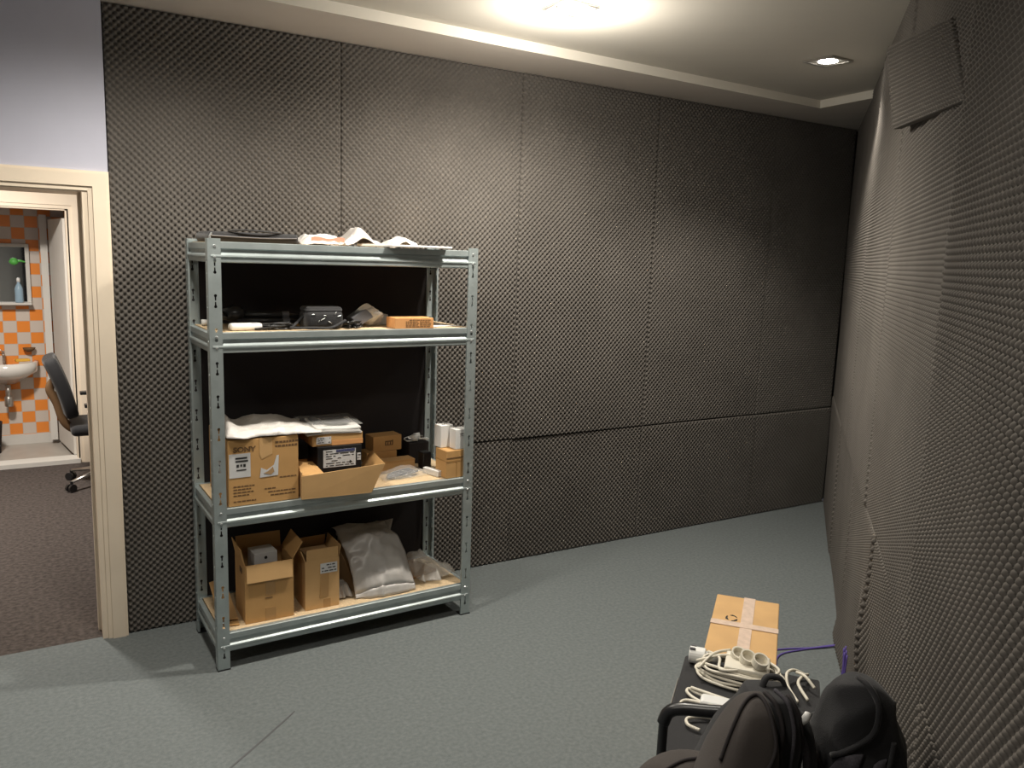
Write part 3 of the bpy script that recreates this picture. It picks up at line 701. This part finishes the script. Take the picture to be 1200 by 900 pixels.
# ------------------------------------------------------------------ bottom shelf
Z = ZL[3]+.001
t = open_carton('open_carton', .212, .20, .268, *at(.131, .052, Z, -.03), M['card'], 'tall open carton on the lowest shelf with its front flap folded down',
                {'front': (.078, 172), 'left': (.075, 12), 'right': (.085, 32), 'back': (.07, 10)})
b = MB(); b.box(.086, -.0012, .0, .132, -.0002, .060); b.build('tape_strip', M['tape'], t)
b = MB(); b.box(.088, -.0012, .12, .130, -.0002, .19); b.build('tape_strip', M['tape'], t)
b = MB(); b.box(.085, -.0014, .105, .118, -.0004, .109); b.box(-.0012, .05, .215, -.0002, .10, .240); b.build('printed_marks', M['inkb'], t)
t = closed_box('white_box', .105, .10, .286, *at(.190, .120, Z+.0045, .05), M['label'], 'white box with a black round mark inside the tall open carton')
b = MB(); b.lathe([(.007, 0), (.007, .0012)], 14); q = b.build('round_mark', M['ink'], t); q.rotation_euler = (PI/2, 0, 0); q.location = (.052, 0, .262)
t = thing('folded_carton', 'flattened brown carton leaning behind the tall open carton by the left post', 'box', *at(.06, .10, Z, 0))
b = MB(); b.plate([(-.025, .02, .009), (.050, .0, .009), (.045, .24, .115), (-.025, .22, .11)], .006); b.build('carton_panel', M['card2'], t)
b = MB(); b.plate([(-.025, .02, .005), (.050, .001, .005), (.045, -.045, .006), (-.01, -.03, .006)], .004); b.build('flap', M['card'], t)
t = open_carton('open_carton', .160, .20, .235, *at(.402, .062, Z, -.02), M['card2'], 'narrower open carton on the lowest shelf with a white label and brown tape',
                {'front': (.055, 5), 'left': (.055, 20), 'right': (.055, 12), 'back': (.05, -10)})
b = MB(); b.add([(.066, -.0014, .05), (.108, -.0014, .055), (.112, -.0014, .195), (.072, -.0014, .19), (.066, -.0003, .05), (.108, -.0003, .055), (.112, -.0003, .195), (.072, -.0003, .19)], [(0,3,2,1),(4,5,6,7),(0,1,5,4),(1,2,6,5),(2,3,7,6),(3,0,4,7)])
b.box(.085, -.0014, 0, .118, -.0003, .042); b.build('tape_strip', M['tape'], t)
sticker(t, .070, .168, .150, .216, rows=3, seed=6, y=-.0026)
b = MB(); b.box(.02, .04, .006, .14, .16, .245)
tag(b.build('folded_cardboard', M['cardin'], None, SP(.402, .062, Z), SA-.02), 'folded cardboard packed inside the narrower open carton', 'cardboard')
# large milky plastic bag, leaning back
def bagf(u, v, s):
    # front face leans back from the shelf edge to a raised rear top
    x = .30*(u-.5)*(1-.10*v)+.045*(-v)
    y = .02+.30*v; z = .02+.235*math.sin(min(1, v*1.05)*PI/2)**.9
    bul = math.sin(PI*u)*math.sin(PI*min(1, v*.9+.1)); P3 = Vector((x*7, z*7+y*5, 4.4))
    n = .028*noise.noise(P3)+.012*(1-abs(noise.noise(P3*2.2))*2)
    if s > 0: return (x, y-.035*bul-n*1.0, z+.055*bul+n)
    return (x, y+.03, z-.02) if v > 0.02 else (x, y+.03, .002)
t = thing('packing_bag', 'large milky translucent plastic bag leaning on the lowest shelf', 'bag', *at(.800, .055, Z, -.05))
b = MB(); b.ngrid(lambda u, v: bagf(u, v, 1), 34, 30); b.ngrid(lambda u, v: (bagf(u, v, 1)[0], min(.36, bagf(u, 1, 1)[1]+.01), max(.003, bagf(u, 1, 1)[2]*(1-v)+.003*v)), 34, 4)
b.ngrid(lambda u, v: (bagf(u, 0, 1)[0], bagf(u, 0, 1)[1]-.01*(1-v), .002+max(.004, bagf(u, 0, 1)[2])*v), 34, 4)
b.build('bag_film', M['mist'], t, smooth=True, solid=.002)
b = MB(); b.hexa([(-.13, .05, .004), (.13, .05, .004), (.10, .31, .004), (-.16, .31, .004), (-.13, .10, .05), (.12, .10, .05), (.08, .30, .20), (-.16, .30, .20)]); b.build('wrapped_contents', M['cardin'], t)
closed_box('carton', .075, .08, .235, *at(.578, .33, Z, .0), M['black'], 'black box standing behind the narrower open carton').name = 'storage_box'
crumple('plastic_bag', M['mist'], .075, .18, .055, SP(.612, .11, Z), SA, 44, 'small crumpled translucent bag between the open carton and the milky bag', ridg=.4)
# crumpled clear bag over a flat carton on the right
t = closed_box('carton', .20, .20, .012, *at(.955, .16, Z, .25), M['card'], 'flat brown cardboard piece under the crumpled clear bag')
crumple('plastic_bag', M['film2'], .20, .29, .075, SP(1.108, .085, Z+.0135), SA+.25, 51, 'crumpled clear and white plastic bag on the lowest shelf beside the right post', ridg=.55, freq=12)

# ------------------------------------------------------------------ second shelf from the top
Z = ZL[1]+.001
t = thing('white_remote', 'white rounded handset lying at the left end of the second shelf', 'device', *at(.098, .060, Z, .08))
b = MB(); b.box(0, 0, 0, .135, .05, .030); b.build('body', M['plug'], t, bevel=.012, seg=4, smooth=True)
b = MB(); b.box(.09, .012, .0296, .12, .038, .0315); b.build('keypad', M['grey'], t)
b = MB(); b.tube([(0, 0, .014), (.03, 0, .014)], [.014, .012], 12)
tag(b.build('white_plug', M['plug'], None, SP(.035, .33, Z), SA, smooth=True), 'small white plug at the rear left of the second shelf', 'plug')
# black tripod lying along the shelf
t = thing('folded_tripod', 'black folded tripod lying along the left half of the second shelf', 'tripod', *at(.10, .225, Z, -.06))
b = MB(); b.tube([(.0, .02, .055), (.06, .02, .058), (.09, .02, .055)], [.022, .040, .030], 14); b.build('tripod_head', M['blackp'], t, smooth=True)
for k, (dy, dz) in enumerate(((0, .022), (.035, .020), (.016, .048))):
    b = MB(); b.tube([(.06, dy, dz+.008), (.26, dy-.006, dz+.004), (.265, dy-.006, dz+.004), (.40, dy-.01, dz*.7+.004)], [.015, .014, .011, .010], 10); lg = b.build('leg', M['blackp'], t, smooth=True)
    b = MB(); b.tube([(.255, dy-.006, dz+.004), (.285, dy-.006, dz+.004)], .0165, 10); b.build('clamp', M['grey'], lg)
b = MB(); b.tube([(.02, .0, .05), (-.02, -.03, .08), (-.03, -.05, .085)], [.007, .006, .008], 8); b.build('pan_handle', M['blackp'], t, smooth=True)
b = MB(); b.tube([(.40, -.012, .012), (.455, -.020, .012)], [.012, .013], 10); b.build('silver_tip', M['steel2'], t, smooth=True)
# black cable heap
def heap(name, m, loc, rz, w, d, h, n, r, seed, label, cat='cable', pts=7):
    rnd = random.Random(seed); b = MB()
    for k in range(n):
        P_ = [(rnd.uniform(-w, w)/2, rnd.uniform(-d, d)/2, r+rnd.random()**1.5*h*(.3+.7*k/n)) for _ in range(pts)]
        b.tube(spline(P_, 6, True), r, 6, closed=True)
    return tag(b.build(name, m, None, loc, rz, smooth=True), label, cat)
heap('cable_heap', M['blackp'], SP(.28, .10, Z), SA, .17, .08, .035, 5, .004, 5, 'loose black cables in front of the folded tripod')
# black camcorder / bag with buckles
t = thing('camera_bag', 'small black camera bag with metal buckles in the middle of the second shelf', 'bag', *at(.50, .11, Z, .0))
b = MB(); b.box(-.085, -.055, 0, .085, .065, .082); b.build('bag_body', M['blackf'], t, bevel=.022, seg=3, smooth=True)
b = MB(); b.box(-.082, -.050, .070, .082, .06, .098); b.build('flap', M['blackf'], t, bevel=.014, seg=3, smooth=True)
b = MB(); b.tube(spline([(-.08, 0, .06), (-.13, -.03, .02), (-.15, -.045, .010), (-.12, -.07, .010), (-.06, -.078, .010), (.02, -.075, .010), (.09, -.06, .04)], 6), .008, 6, flat=.5); b.build('strap', M['blackf'], t, smooth=True)
for x, z, a, b_ in ((-.055, .066, .006, .001), (-.012, .045, .009, .005), (.045, .070, .004, .006), (.062, .058, .007, .002), (-.03, .036, .003, .004), (.02, .030, .008, -.005), (-.002, .060, .005, .0)):
    b = MB(); b.tube([(x-a, -.0565, z-b_), (x, -.058, z+.001), (x+a, -.0565, z+b_)], [.0012, .0022, .0012], 6); b.build('buckle', M['steel2'], t)
heap('cable_heap', M['blackp'], SP(.635, .10, Z), SA, .08, .09, .05, 4, .004, 8, 'small knot of black cable beside the grey adapter')
# grey block wrapped in clear film, tilted
t = thing('power_adapter', 'tilted grey block half wrapped in clear film on the second shelf', 'adapter', *at(.705, .105, Z+.0005, .12))
b = MB(); c_, s_ = math.cos(.55), math.sin(.55)
def tl(x, y, z): return (c_*x-s_*z, y, s_*x+c_*z+.0)
b.hexa([tl(*q) for q in ((-.01, 0, .0), (.085, 0, 0), (.085, .06, 0), (-.01, .06, 0), (-.01, 0, .058), (.085, 0, .058), (.085, .06, .058), (-.01, .06, .058))])
b.v = [(x-.03, y, max(z, .0)) for x, y, z in b.v]; b.build('adapter_body', M['grey'], t, bevel=.004)
b = MB(); b.ngrid(lambda u, v: ((-.005+.085*v)+.03*math.sin(u*2*PI)*.0+(.040+.010*noise.noise(Vector((u*6, v*4, 2))))*math.cos(u*2*PI)*(.9-.25*v), .03+(.038+.01*noise.noise(Vector((u*5, v*5, 7))))*math.sin(u*2*PI), max(.001, .075-.03*v+(.036+.01*noise.noise(Vector((u*5, v*5, 9))))*math.cos(u*2*PI+1.2)-.02*v)), 20, 10); b.build('film_wrap', M['clear'], t, smooth=False)
closed_box('small_box', .10, .06, .050, *at(.765, .215, Z, .0), M['paper'], 'white carton behind the printed orange box on the second shelf')
t = closed_box('small_box', .190, .115, .048, *at(.812, .012, Z, -.05), M['orange'], 'orange-brown printed carton on the second shelf towards the right', bevel=.0015)
for k in range(5):
    b = MB(); rnd = random.Random(k+30); x = .052 if k else .07
    while x < (.172): xe = min(.178, x+rnd.uniform(.006, .018)); b.box(x, -.0008, .037-.0075*k, xe, -.0001, .0405-.0075*k); x = xe+.003 if not (.108 < xe < .118) else .122
    b.build('printed_marks', M['inkb'], t)
b = MB(); b.add([(0, 0, .0), (.17, .03, .0), (.13, .17, .0), (-.03, .13, .0)], [(0, 1, 2, 3)])
tag(b.build('paper_sheet', M['paper'], None, SP(1.02, .06, Z+.002), SA, solid=.0012), 'white paper sheet lying beside the orange carton near the right post', 'paper')

# ------------------------------------------------------------------ top shelf
Z = ZL[0]+.001
t = thing('laptop_bag', 'flat black case lying on the top shelf at the left', 'bag', *at(.035, .14, Z, -.01))
b = MB(); b.ngrid(lambda u, v: (.42*u, .29*v, .003), 2, 2)
b = MB(); b.box(0, 0, 0, .375, .28, .042); b.build('bag_body', M['blackf'], t, bevel=.014, seg=3, smooth=True)
b = MB(); b.tube(spline([(.01, -.004, .024), (.2, -.006, .020), (.365, -.004, .024)], 5), .003, 6); b.build('zipper', M['grey'], t)
b = MB(); b.tube(spline([(.08, .01, .044), (.14, -.012, .05), (.24, -.012, .046), (.30, .01, .044)], 6), .007, 6, flat=.6); b.build('handle', M['blackf'], t, smooth=True)
crumple('plastic_bag', M['plas'], .19, .26, .045, SP(.508, .045, Z), SA, 61, 'white plastic bag with faded red print beside the black case on the top shelf', ridg=.6)
b = MB(); b.ngrid(lambda u, v: (-.09+.15*u, -.0, .012+.020*v+.004*math.sin(u*9)), 10, 3)
pb = b.build('faded_print', M['inkr'], None, None, 0, solid=.001); pb.parent = [o for o in bpy.data.objects if o.get('label', '').startswith('white plastic bag with faded')][0]; pb.location = (.02, .012, .0)
def archf(u, v): return .050*math.exp(-((u-.42)/.20)**2)*(1-.4*v)
crumple('plastic_bag', M['plas'], .215, .26, .032, SP(.715, .10, Z), SA-.1, 66, 'white plastic bag arched up in the middle of the top shelf', shape=lambda u, v: .066*math.exp(-((u-.42)/.19)**2)*(.5+.5*math.sin(v*PI)), ridg=.55)
t = thing('polystyrene_sheet', 'thin flat white board overhanging the front edge of the top shelf', 'board', *at(.775, -.025, Z+.0035, -.02))
b = MB(); b.add([(0, 0, 0), (.295, -.012, 0), (.26, .16, 0), (-.10, .17, 0), (0, 0, .010), (.295, -.012, .010), (.26, .16, .010), (-.10, .17, .010)], [(0,3,2,1),(4,5,6,7),(0,1,5,4),(1,2,6,5),(2,3,7,6),(3,0,4,7)])
b.build('board_panel', M['paper'], t, bevel=.002)
crumple('plastic_bag', M['plas'], .15, .15, .045, SP(.925, .17, Z), SA, 71, 'small white plastic bag behind the thin white board on the top shelf', ridg=.5, shape=lambda u, v: .028*math.exp(-((u-.55)/.2)**2))

# ------------------------------------------------------------------ foreground: bench, cables, parcel
def RW(s, off, z=0): return W0+WD*s+NW*off+Vector((0, 0, z))
AXR = math.atan2(-WD.y, -WD.x)       # local x runs along the wall away from the viewer, local y = away from the wall into the room
def fg(o_, x, y, z): return o_       # (kept simple: things below are placed by location and AXR)
A = Vector((1.586, -2.012, 0))       # far front corner of the bench top
# bench local frame: x from far end towards the viewer, y from the room edge towards the wall
BR = math.atan2(WD.y, WD.x)
BM = Matrix.Translation(A) @ Matrix.Rotation(BR, 4, 'Z')
BL, BD, BZ = .60, .44, .45
t = thing('bench', 'low black bench top with cables on it, beside the right wall', 'bench', A, BR)
b = MB(); b.box(0, 0, BZ-.03, BL, BD, BZ); b.build('bench_top', M['blackf'], t, bevel=.008, seg=3)
b = MB(); b.box(.16, -.004, BZ-.026, BL, -.001, BZ-.006); b.build('metal_edge', M['nickel'], t)
for x in (.04, BL-.04):
    for y in (.05, BD-.04):
        b = MB(); b.tube([(x, y, .0), (x, y, BZ-.03)], .014, 10); b.build('leg', M['blackp'], t)
def BP(x, y, z): return BM @ Vector((x, y, z))
# tall taped parcel behind the bench
t = thing('taped_parcel', 'tall brown parcel with crossed pale tape and a recycling mark, standing beyond the bench', 'box', BP(-.006, .057, 0), BR)
PL, PW, PH = .575, .245, .452
b = MB(); b.hexa([(-PL, 0, 0), (0, .0, 0), (0, PW, 0), (-PL, PW, 0), (-PL, 0.0, PH), (0, .0, PH), (0, PW, PH), (-PL, PW, PH)]); b.build('carton_body', M['card2'], t, bevel=.004)
b = MB(); b.box(-PL-.001, PW*.44, PH+.0003, .001, PW*.62, PH+.0018); b.box(-PL-.0016, PW*.44, PH-.09, -PL-.0003, PW*.62, PH+.0018); b.build('tape_strip', M['ctape'], t)
b = MB(); b.box(-PL*.56, -.001, PH+.0019, -PL*.49, PW+.001, PH+.0030); b.box(-PL*.56, -.0013, PH-.09, -PL*.49, -.0003, PH+.003); b.build('tape_strip', M['ctape'], t)
b = MB()
for k in range(3):
    a0 = k*2*PI/3; pts = [Vector((-PL*.62+.026*math.cos(a0+q), PW*.30+.020*math.sin(a0+q), PH+.0012)) for q in (0, .5, 1.0, 1.5)]
    b.tube(pts, [.0030, .0034, .0056, .0010], 5, flat=.3)
b.build('recycling_mark', M['ink'], t)

# extension leads on the bench
def lead(name, paths, r, m, label, loc, group=None):
    t = thing(name, label, 'cable', loc, BR, group)
    b = MB()
    for p, closed in paths: b.tube(spline(p, 7, closed), r, 8, closed=closed)
    b.build('cable_loops', m, t, smooth=True)
    return t
def oval(cx, cy, rx, ry, z, ph=0, wob=.012, n=9, seed=0, tilt=0):
    rnd = random.Random(seed)
    return [(cx+rx*math.cos(ph+i*2*PI/n)+rnd.uniform(-wob, wob), cy+ry*math.sin(ph+i*2*PI/n)+rnd.uniform(-wob, wob), max(.005, z+rnd.uniform(-.004, .008)+tilt*math.cos(i*2*PI/n))) for i in range(n)]
paths = [(oval(.105, .19, .085-.003*k, .145-.006*k, .008+.008*k, .3*k, .008, seed=k), True) for k in range(6)]
paths += [([(.05, .08, .05), (.10, .12, .06), (.17, .13, .055), (.15, .20, .06), (.07, .23, .06)], False), ([(.16, .06, .04), (.09, .10, .065), (.03, .15, .06)], False), ([(.13, .05, .05), (.08, .16, .066), (.16, .25, .05)], False)]
t = lead('extension_lead', paths, .0048, M['cable'], 'coiled white extension lead with round sockets, on the bench end against the parcel', BP(0, 0, BZ+.0015))
for k, (x, y, z) in enumerate(((.075, .175, .068), (.105, .205, .078), (.135, .245, .088))):
    b = MB(); prof_ = [(.022, 0), (.025, .004), (.026, .030), (.021, .030), (.020, .010), (.003, .010)]
    b.lathe(prof_, 20); q = b.build('socket_outlet', M['cable'], t, smooth=False); q.location = (x, y, z-.012); q.rotation_euler = (-.25, .35, 0)
b = MB(); b.box(.045, .14, .045, .165, .28, .066); q = b.build('socket_block', M['cable'], t, bevel=.006)
t = thing('mains_plug', 'large white plug adapter on the far front corner of the bench', 'plug', BP(.048, .050, BZ+.0015), BR)
b = MB(); b.tube([(0, -.032, .028), (0, .022, .028)], [.028, .028], 20); q = b.build('plug_body', M['plug'], t, bevel=.004)
b = MB(); b.tube([(0, .022, .028), (.0, .048, .028), (.002, .075, .024)], [.020, .017, .007], 12); b.build('cable_grip', M['plug'], t, smooth=True)
b = MB(); b.box(.008, -.03, .05, .016, -.012, .0575); b.box(-.014, -.028, .05, -.006, -.010, .0575); b.build('socket_hole', M['grey'], t)
paths = [([(.335, .30, .010), (.31, .16, .014), (.27, .07, .012), (.255, .045, .014), (.275, .04, .012), (.31, .08, .010), (.36, .20, .010), (.37, .30, .012)], False),
         ([(.34, .30, .03), (.30, .14, .03), (.26, .05, .022)], False), ([(.38, .30, .02), (.37, .18, .03), (.345, .09, .024), (.335, .045, .018), (.35, .03, .014), (.375, .045, .012), (.385, .12, .012), (.395, .30, .012)], False),
         ([(.39, .16, .012), (.40, .10, .012), (.425, .06, .012), (.455, .065, .010), (.468, .10, .008)], False)]
t = lead('extension_lead', paths, .0052, M['cable'], 'white extension lead lying on the bench below the armrest', BP(0, 0, BZ+.0015))
b = MB(); b.box(.30, .085, .004, .355, .26, .036); b.build('socket_block', M['plug'], t, bevel=.010, seg=3)
paths = [([(.02, .40, .012), (.03, .36, .03), (.07, .335, .034), (.13, .34, .02), (.20, .37, .01)], False), ([(.02, .40, .018), (.06, .385, .03), (.12, .37, .03), (.18, .40, .012)], False), ([(.05, .365, .034), (.08, .39, .04), (.11, .42, .02)], False)]
lead('extension_lead', paths, .0052, M['cable'], 'white cable loops at the wall side of the bench, between the two black bags', BP(0, 0, BZ+.0015))
# purple network cable
b = MB()
b.tube(spline([(2.05, -1.55, .004), (2.50, -1.515, .004), (2.665, -1.545, .004), (2.80, -1.60, .004), (2.90, -1.63, .006), (2.97, -1.652, .006)], 8), .0042, 8)
b.tube(spline([(2.34, -1.86, .004), (2.47, -1.69, .004), (2.60, -1.585, .004), (2.74, -1.592, .004), (2.90, -1.640, .008), (2.97, -1.662, .008)], 8), .0042, 8)
tag(b.build('network_cable', M['purple'], None, smooth=True), 'purple network cable running over the carpet into the foam on the right', 'cable')
b = MB(); 
for k in range(5): b.tube(spline([RW(3.28+.02*k, -.035-.008*(k % 2), .33), RW(3.29+.02*k, -.040, .22), RW(3.27+.022*k, -.045, .10)], 5), .0035, 6)
tag(b.build('network_cable', M['purple'], None, smooth=True), 'bundle of purple cables hanging on the right wall foam above the black bag', 'cable')

# ------------------------------------------------------------------ armchair under the bags
F = Vector((1.045, -2.500, 0))
CR = BR
t = thing('armchair', 'black metal armchair at the bottom edge, with its curved armrest over the bench', 'chair', F, CR)
b = MB(); b.tube(spline([(.0, .0, .0), (.0, .0, .3), (.0, .0, .60), (.0, .012, .645), (.0, .045, .662), (.0, .12, .672), (-.01, .30, .70), (-.01, .46, .72)], 7), .0125, 12); b.build('armrest_frame', M['blackp'], t, smooth=True)
b = MB(); b.tube(spline([(.0, -.001, .615), (.0, .012, .648), (.0, .045, .664), (.0, .12, .674), (-.005, .25, .692)], 7), [.0165]*29, 12); b.build('armrest_pad', M['blackp'], t, smooth=True)
b = MB(); b.tube(spline([(.56, .0, .0), (.56, .0, .58), (.56, .045, .655), (.56, .25, .69), (.56, .46, .72)], 7), .0125, 12); b.build('armrest_frame', M['blackp'], t, smooth=True)
b = MB(); b.box(.03, .0, .395, .53, .42, .448); b.build('seat', M['blackf'], t, bevel=.015, seg=3)
b = MB(); b.tube([(.0, .03, .385), (.56, .03, .385)], .011, 8); b.tube([(.0, .40, .385), (.56, .40, .385)], .011, 8); b.build('seat_rail', M['blackp'], t)
for x in (-.01, .56):
    b = MB(); b.tube([(x, .44, 0), (x, .46, .72)], .0125, 10); b.build('leg', M['blackp'], t)

# ------------------------------------------------------------------ black backpack and second bag
CX = Vector((.859, -.512, 0)).normalized(); CY = Vector((.512, .859, 0)).normalized()
KR = math.atan2(CX.y, CX.x)
def loft(name, rings, m, parent, seg=36, creases=(), p=2.6, freq=6, amp=.008, seed=0, sub=0):
    """rings: (z, cx, cy, rx, ry) stacked superellipses, with fold noise"""
    b = MB(); n = len(rings); K = 6; dense = []
    for i in range(n-1):
        r0, r1, r2, r3 = [Vector(rings[max(0, min(n-1, i+j))]) for j in (-1, 0, 1, 2)] if False else [rings[max(0, min(n-1, i+j))] for j in (-1, 0, 1, 2)]
        for j in range(K):
            t_ = j/K; dense.append([.5*(2*b_+(c_-a_)*t_+(2*a_-5*b_+4*c_-d_)*t_*t_+(3*b_-a_-3*c_+d_)*t_**3) for a_, b_, c_, d_ in zip(r0, r1, r2, r3)])
    dense.append(list(rings[-1]))
    vs_ = []
    for z, cx, cy, rx, ry in dense:
        for k in range(seg):
            a = 2*PI*k/seg; c, s = math.cos(a), math.sin(a)
            x = math.copysign(abs(c)**(2/p), c)*rx; y = math.copysign(abs(s)**(2/p), s)*ry
            P3 = Vector((x*freq+seed, y*freq, z*freq*.8)); nn_ = noise.noise(P3)*amp*1.4+(1-abs(noise.noise(P3*2.1+Vector((3, 1, seed))))*2)*amp*.8
            f = 1+nn_/max(.03, math.hypot(x, y)); vs_.append((cx+x*f, cy+y*f, z+nn_*.6))
    L = len(dense); fs = [(i*seg+k, i*seg+(k+1) % seg, (i+1)*seg+(k+1) % seg, (i+1)*seg+k) for i in range(L-1) for k in range(seg)]
    fs += [tuple(range(seg))[::-1], tuple(range((L-1)*seg, L*seg))]
    b.add(vs_, fs)
    return b.build(name, m, parent, smooth=True, sub=sub)
bp0 = Vector((.985, -2.90, .464))
t = thing('backpack', 'black backpack with charcoal brown front pocket, standing on the armchair', 'backpack', bp0, KR)
# x = picture right, y = away from viewer, z up
mainc = loft('main_compartment', [(.0, -.09, .01, .115, .11), (.08, -.09, .01, .118, .12), (.20, -.070, .01, .108, .115), (.30, -.046, .01, .092, .10), (.385, -.025, .005, .070, .085), (.435, -.018, .0, .048, .06), (.455, -.015, .0, .028, .035), (.460, -.014, 0, .008, .01)], M['blackf'], t, seed=2, amp=.007, freq=7)
fp = loft('front_pocket', [(.0, -.135, -.075, .115, .075), (.10, -.13, -.08, .112, .085), (.22, -.118, -.080, .095, .085), (.31, -.098, -.070, .076, .078), (.385, -.078, -.052, .056, .066), (.435, -.062, -.036, .036, .046), (.456, -.054, -.028, .018, .022), (.460, -.052, -.026, .005, .008)], M['taupef'], t, seed=5, amp=.004, p=3.2)
bpn = loft('side_pocket', [(.0, -.19, -.01, .125, .10), (.10, -.19, -.01, .128, .10), (.21, -.185, -.01, .115, .09), (.28, -.168, -.01, .078, .06), (.305, -.155, -.01, .03, .025), (.31, -.155, -.01, .006, .005)], M['taupef'], t, seed=9, amp=.006, p=2.4)
from mathutils.bvhtree import BVHTree
def surf(obs, pts, lift=.002, d=(0, .86, -.50), n=6):
    d = Vector(d).normalized(); trees = [BVHTree.FromPolygons([v.co for v in o.data.vertices], [tuple(q.vertices) for q in o.data.polygons]) for o in obs]; out = []
    for q in spline([(x, 0, z) for x, z in pts], n):
        best = None
        for tr in trees:
            h = tr.ray_cast(q-d*1.0, d)
            if h[0] and (best is None or h[3] < best[3]): best = h
        if best: out.append(best[0]+best[1]*lift*(1 if best[1].dot(d) < 0 else -1))
    return out
def PX(*pts): return [((x-925)/548, .452-(y-800)/548/.84) for x, y in pts]
def seamline(name, obs, pts, r, m, flat=1.0, lift=.002):
    q = surf(obs, PX(*pts), lift)
    if len(q) > 3:
        b = MB(); b.tube(q, r, 8, flat=flat); b.build(name, m, obs[0].parent, smooth=True)
seamline('piping', [mainc, fp, bpn], [(848, 868), (862, 838), (876, 815), (889, 804), (899, 806), (904, 830), (904, 856), (890, 880), (872, 900), (862, 915)], .0042, M['black'])
seamline('zipper', [mainc, fp], [(906, 800), (914, 815), (917, 840), (912, 870), (900, 905)], .0050, M['black'])
seamline('piping', [mainc], [(919, 797), (928, 815), (930, 850), (922, 905)], .0045, M['greyf'])
seamline('piping', [mainc], [(930, 802), (941, 830), (944, 870), (940, 905)], .0040, M['black'])
seamline('piping', [bpn, mainc], [(770, 905), (795, 884), (820, 873), (845, 869)], .004, M['black'])
b = MB(); b.tube(spline([(-.035, .01, .452), (-.02, .02, .478), (.01, .02, .474), (.022, .01, .445)], 6), .008, 8, flat=.6); b.build('carry_handle', M['blackf'], t, smooth=True)
b = MB(); b.tube(spline([(.030, -.01, .42), (.050, -.03, .40), (.062, -.05, .34), (.055, -.07, .27), (.042, -.08, .20), (.045, -.08, .10)], 6), .017, 10, flat=.35); b.build('shoulder_strap', M['blackf'], t, smooth=True)
b = MB(); b.tube(spline([(.015, .0, .44), (.038, -.035, .40), (.045, -.07, .33), (.040, -.085, .25), (.03, -.09, .15)], 6), .012, 8, flat=.4); b.build('shoulder_strap', M['greyf'], t, smooth=True)
b = MB(); b.tube([(.032, -.050, .418), (.040, -.052, .430), (.043, -.052, .442)], [.006, .009, .006], 8); b.tube([(.032, -.050, .418), (.028, -.055, .405)], [.004, .003], 6); b.build('white_tag', M['plug'], t, smooth=True)

t = thing('holdall', 'soft black bag with grey folds, slumped against the right wall foam', 'bag', bp0, KR)
hb = loft('bag_body', [(.0, .185, .01, .095, .10), (.10, .183, .01, .100, .105), (.22, .182, .01, .102, .105), (.33, .178, .008, .094, .095), (.42, .172, .005, .072, .075), (.47, .168, .0, .046, .052), (.492, .166, .0, .022, .028), (.496, .166, .0, .006, .008)], M['blackf'], t, seed=14, amp=.016, p=2.2, freq=5.5)
seamline('zipper', [hb], [(972, 795), (968, 815), (968, 845), (975, 880)], .0045, M['black'])
seamline('piping', [hb], [(1008, 781), (1018, 800), (1021, 822), (1016, 838), (1000, 850), (980, 860)], .0060, M['blackf'])
seamline('piping', [hb], [(1040, 845), (1036, 868), (1022, 890), (1015, 905)], .005, M['blackf'])
def patch(name, obs, quad, m, lift=.003):
    # a raised fabric fold following the bag's surface
    b = MB(); n = 8; rows = []
    for j in range(n):
        v = j/(n-1); p0_ = Vector(quad[0]).lerp(Vector(quad[3]), v); p1_ = Vector(quad[1]).lerp(Vector(quad[2]), v)
        q = surf(obs, PX(tuple(p0_), tuple(p0_.lerp(p1_, .5)), tuple(p1_)), lift, n=4)
        if len(q) == 9: rows.append(q)
    if len(rows) > 2:
        b.v = [tuple(x+Vector((0, -.006*math.sin(PI*i/8)*math.sin(PI*j/(len(rows)-1)), .004*math.sin(PI*i/8)))) for j, r_ in enumerate(rows) for i, x in enumerate(r_)]
        b.f = [(j*9+i, j*9+i+1, (j+1)*9+i+1, (j+1)*9+i) for j in range(len(rows)-1) for i in range(8)]; b.mi = [0]*len(b.f)
        b.build(name, m, obs[0].parent, smooth=True, solid=.003)
patch('fabric_panel', [hb], [(985, 862), (1008, 858), (985, 905), (962, 905)], M['greyf'])
patch('fabric_panel', [hb], [(1018, 868), (1034, 862), (1026, 890), (1000, 905)], M['greyf'])
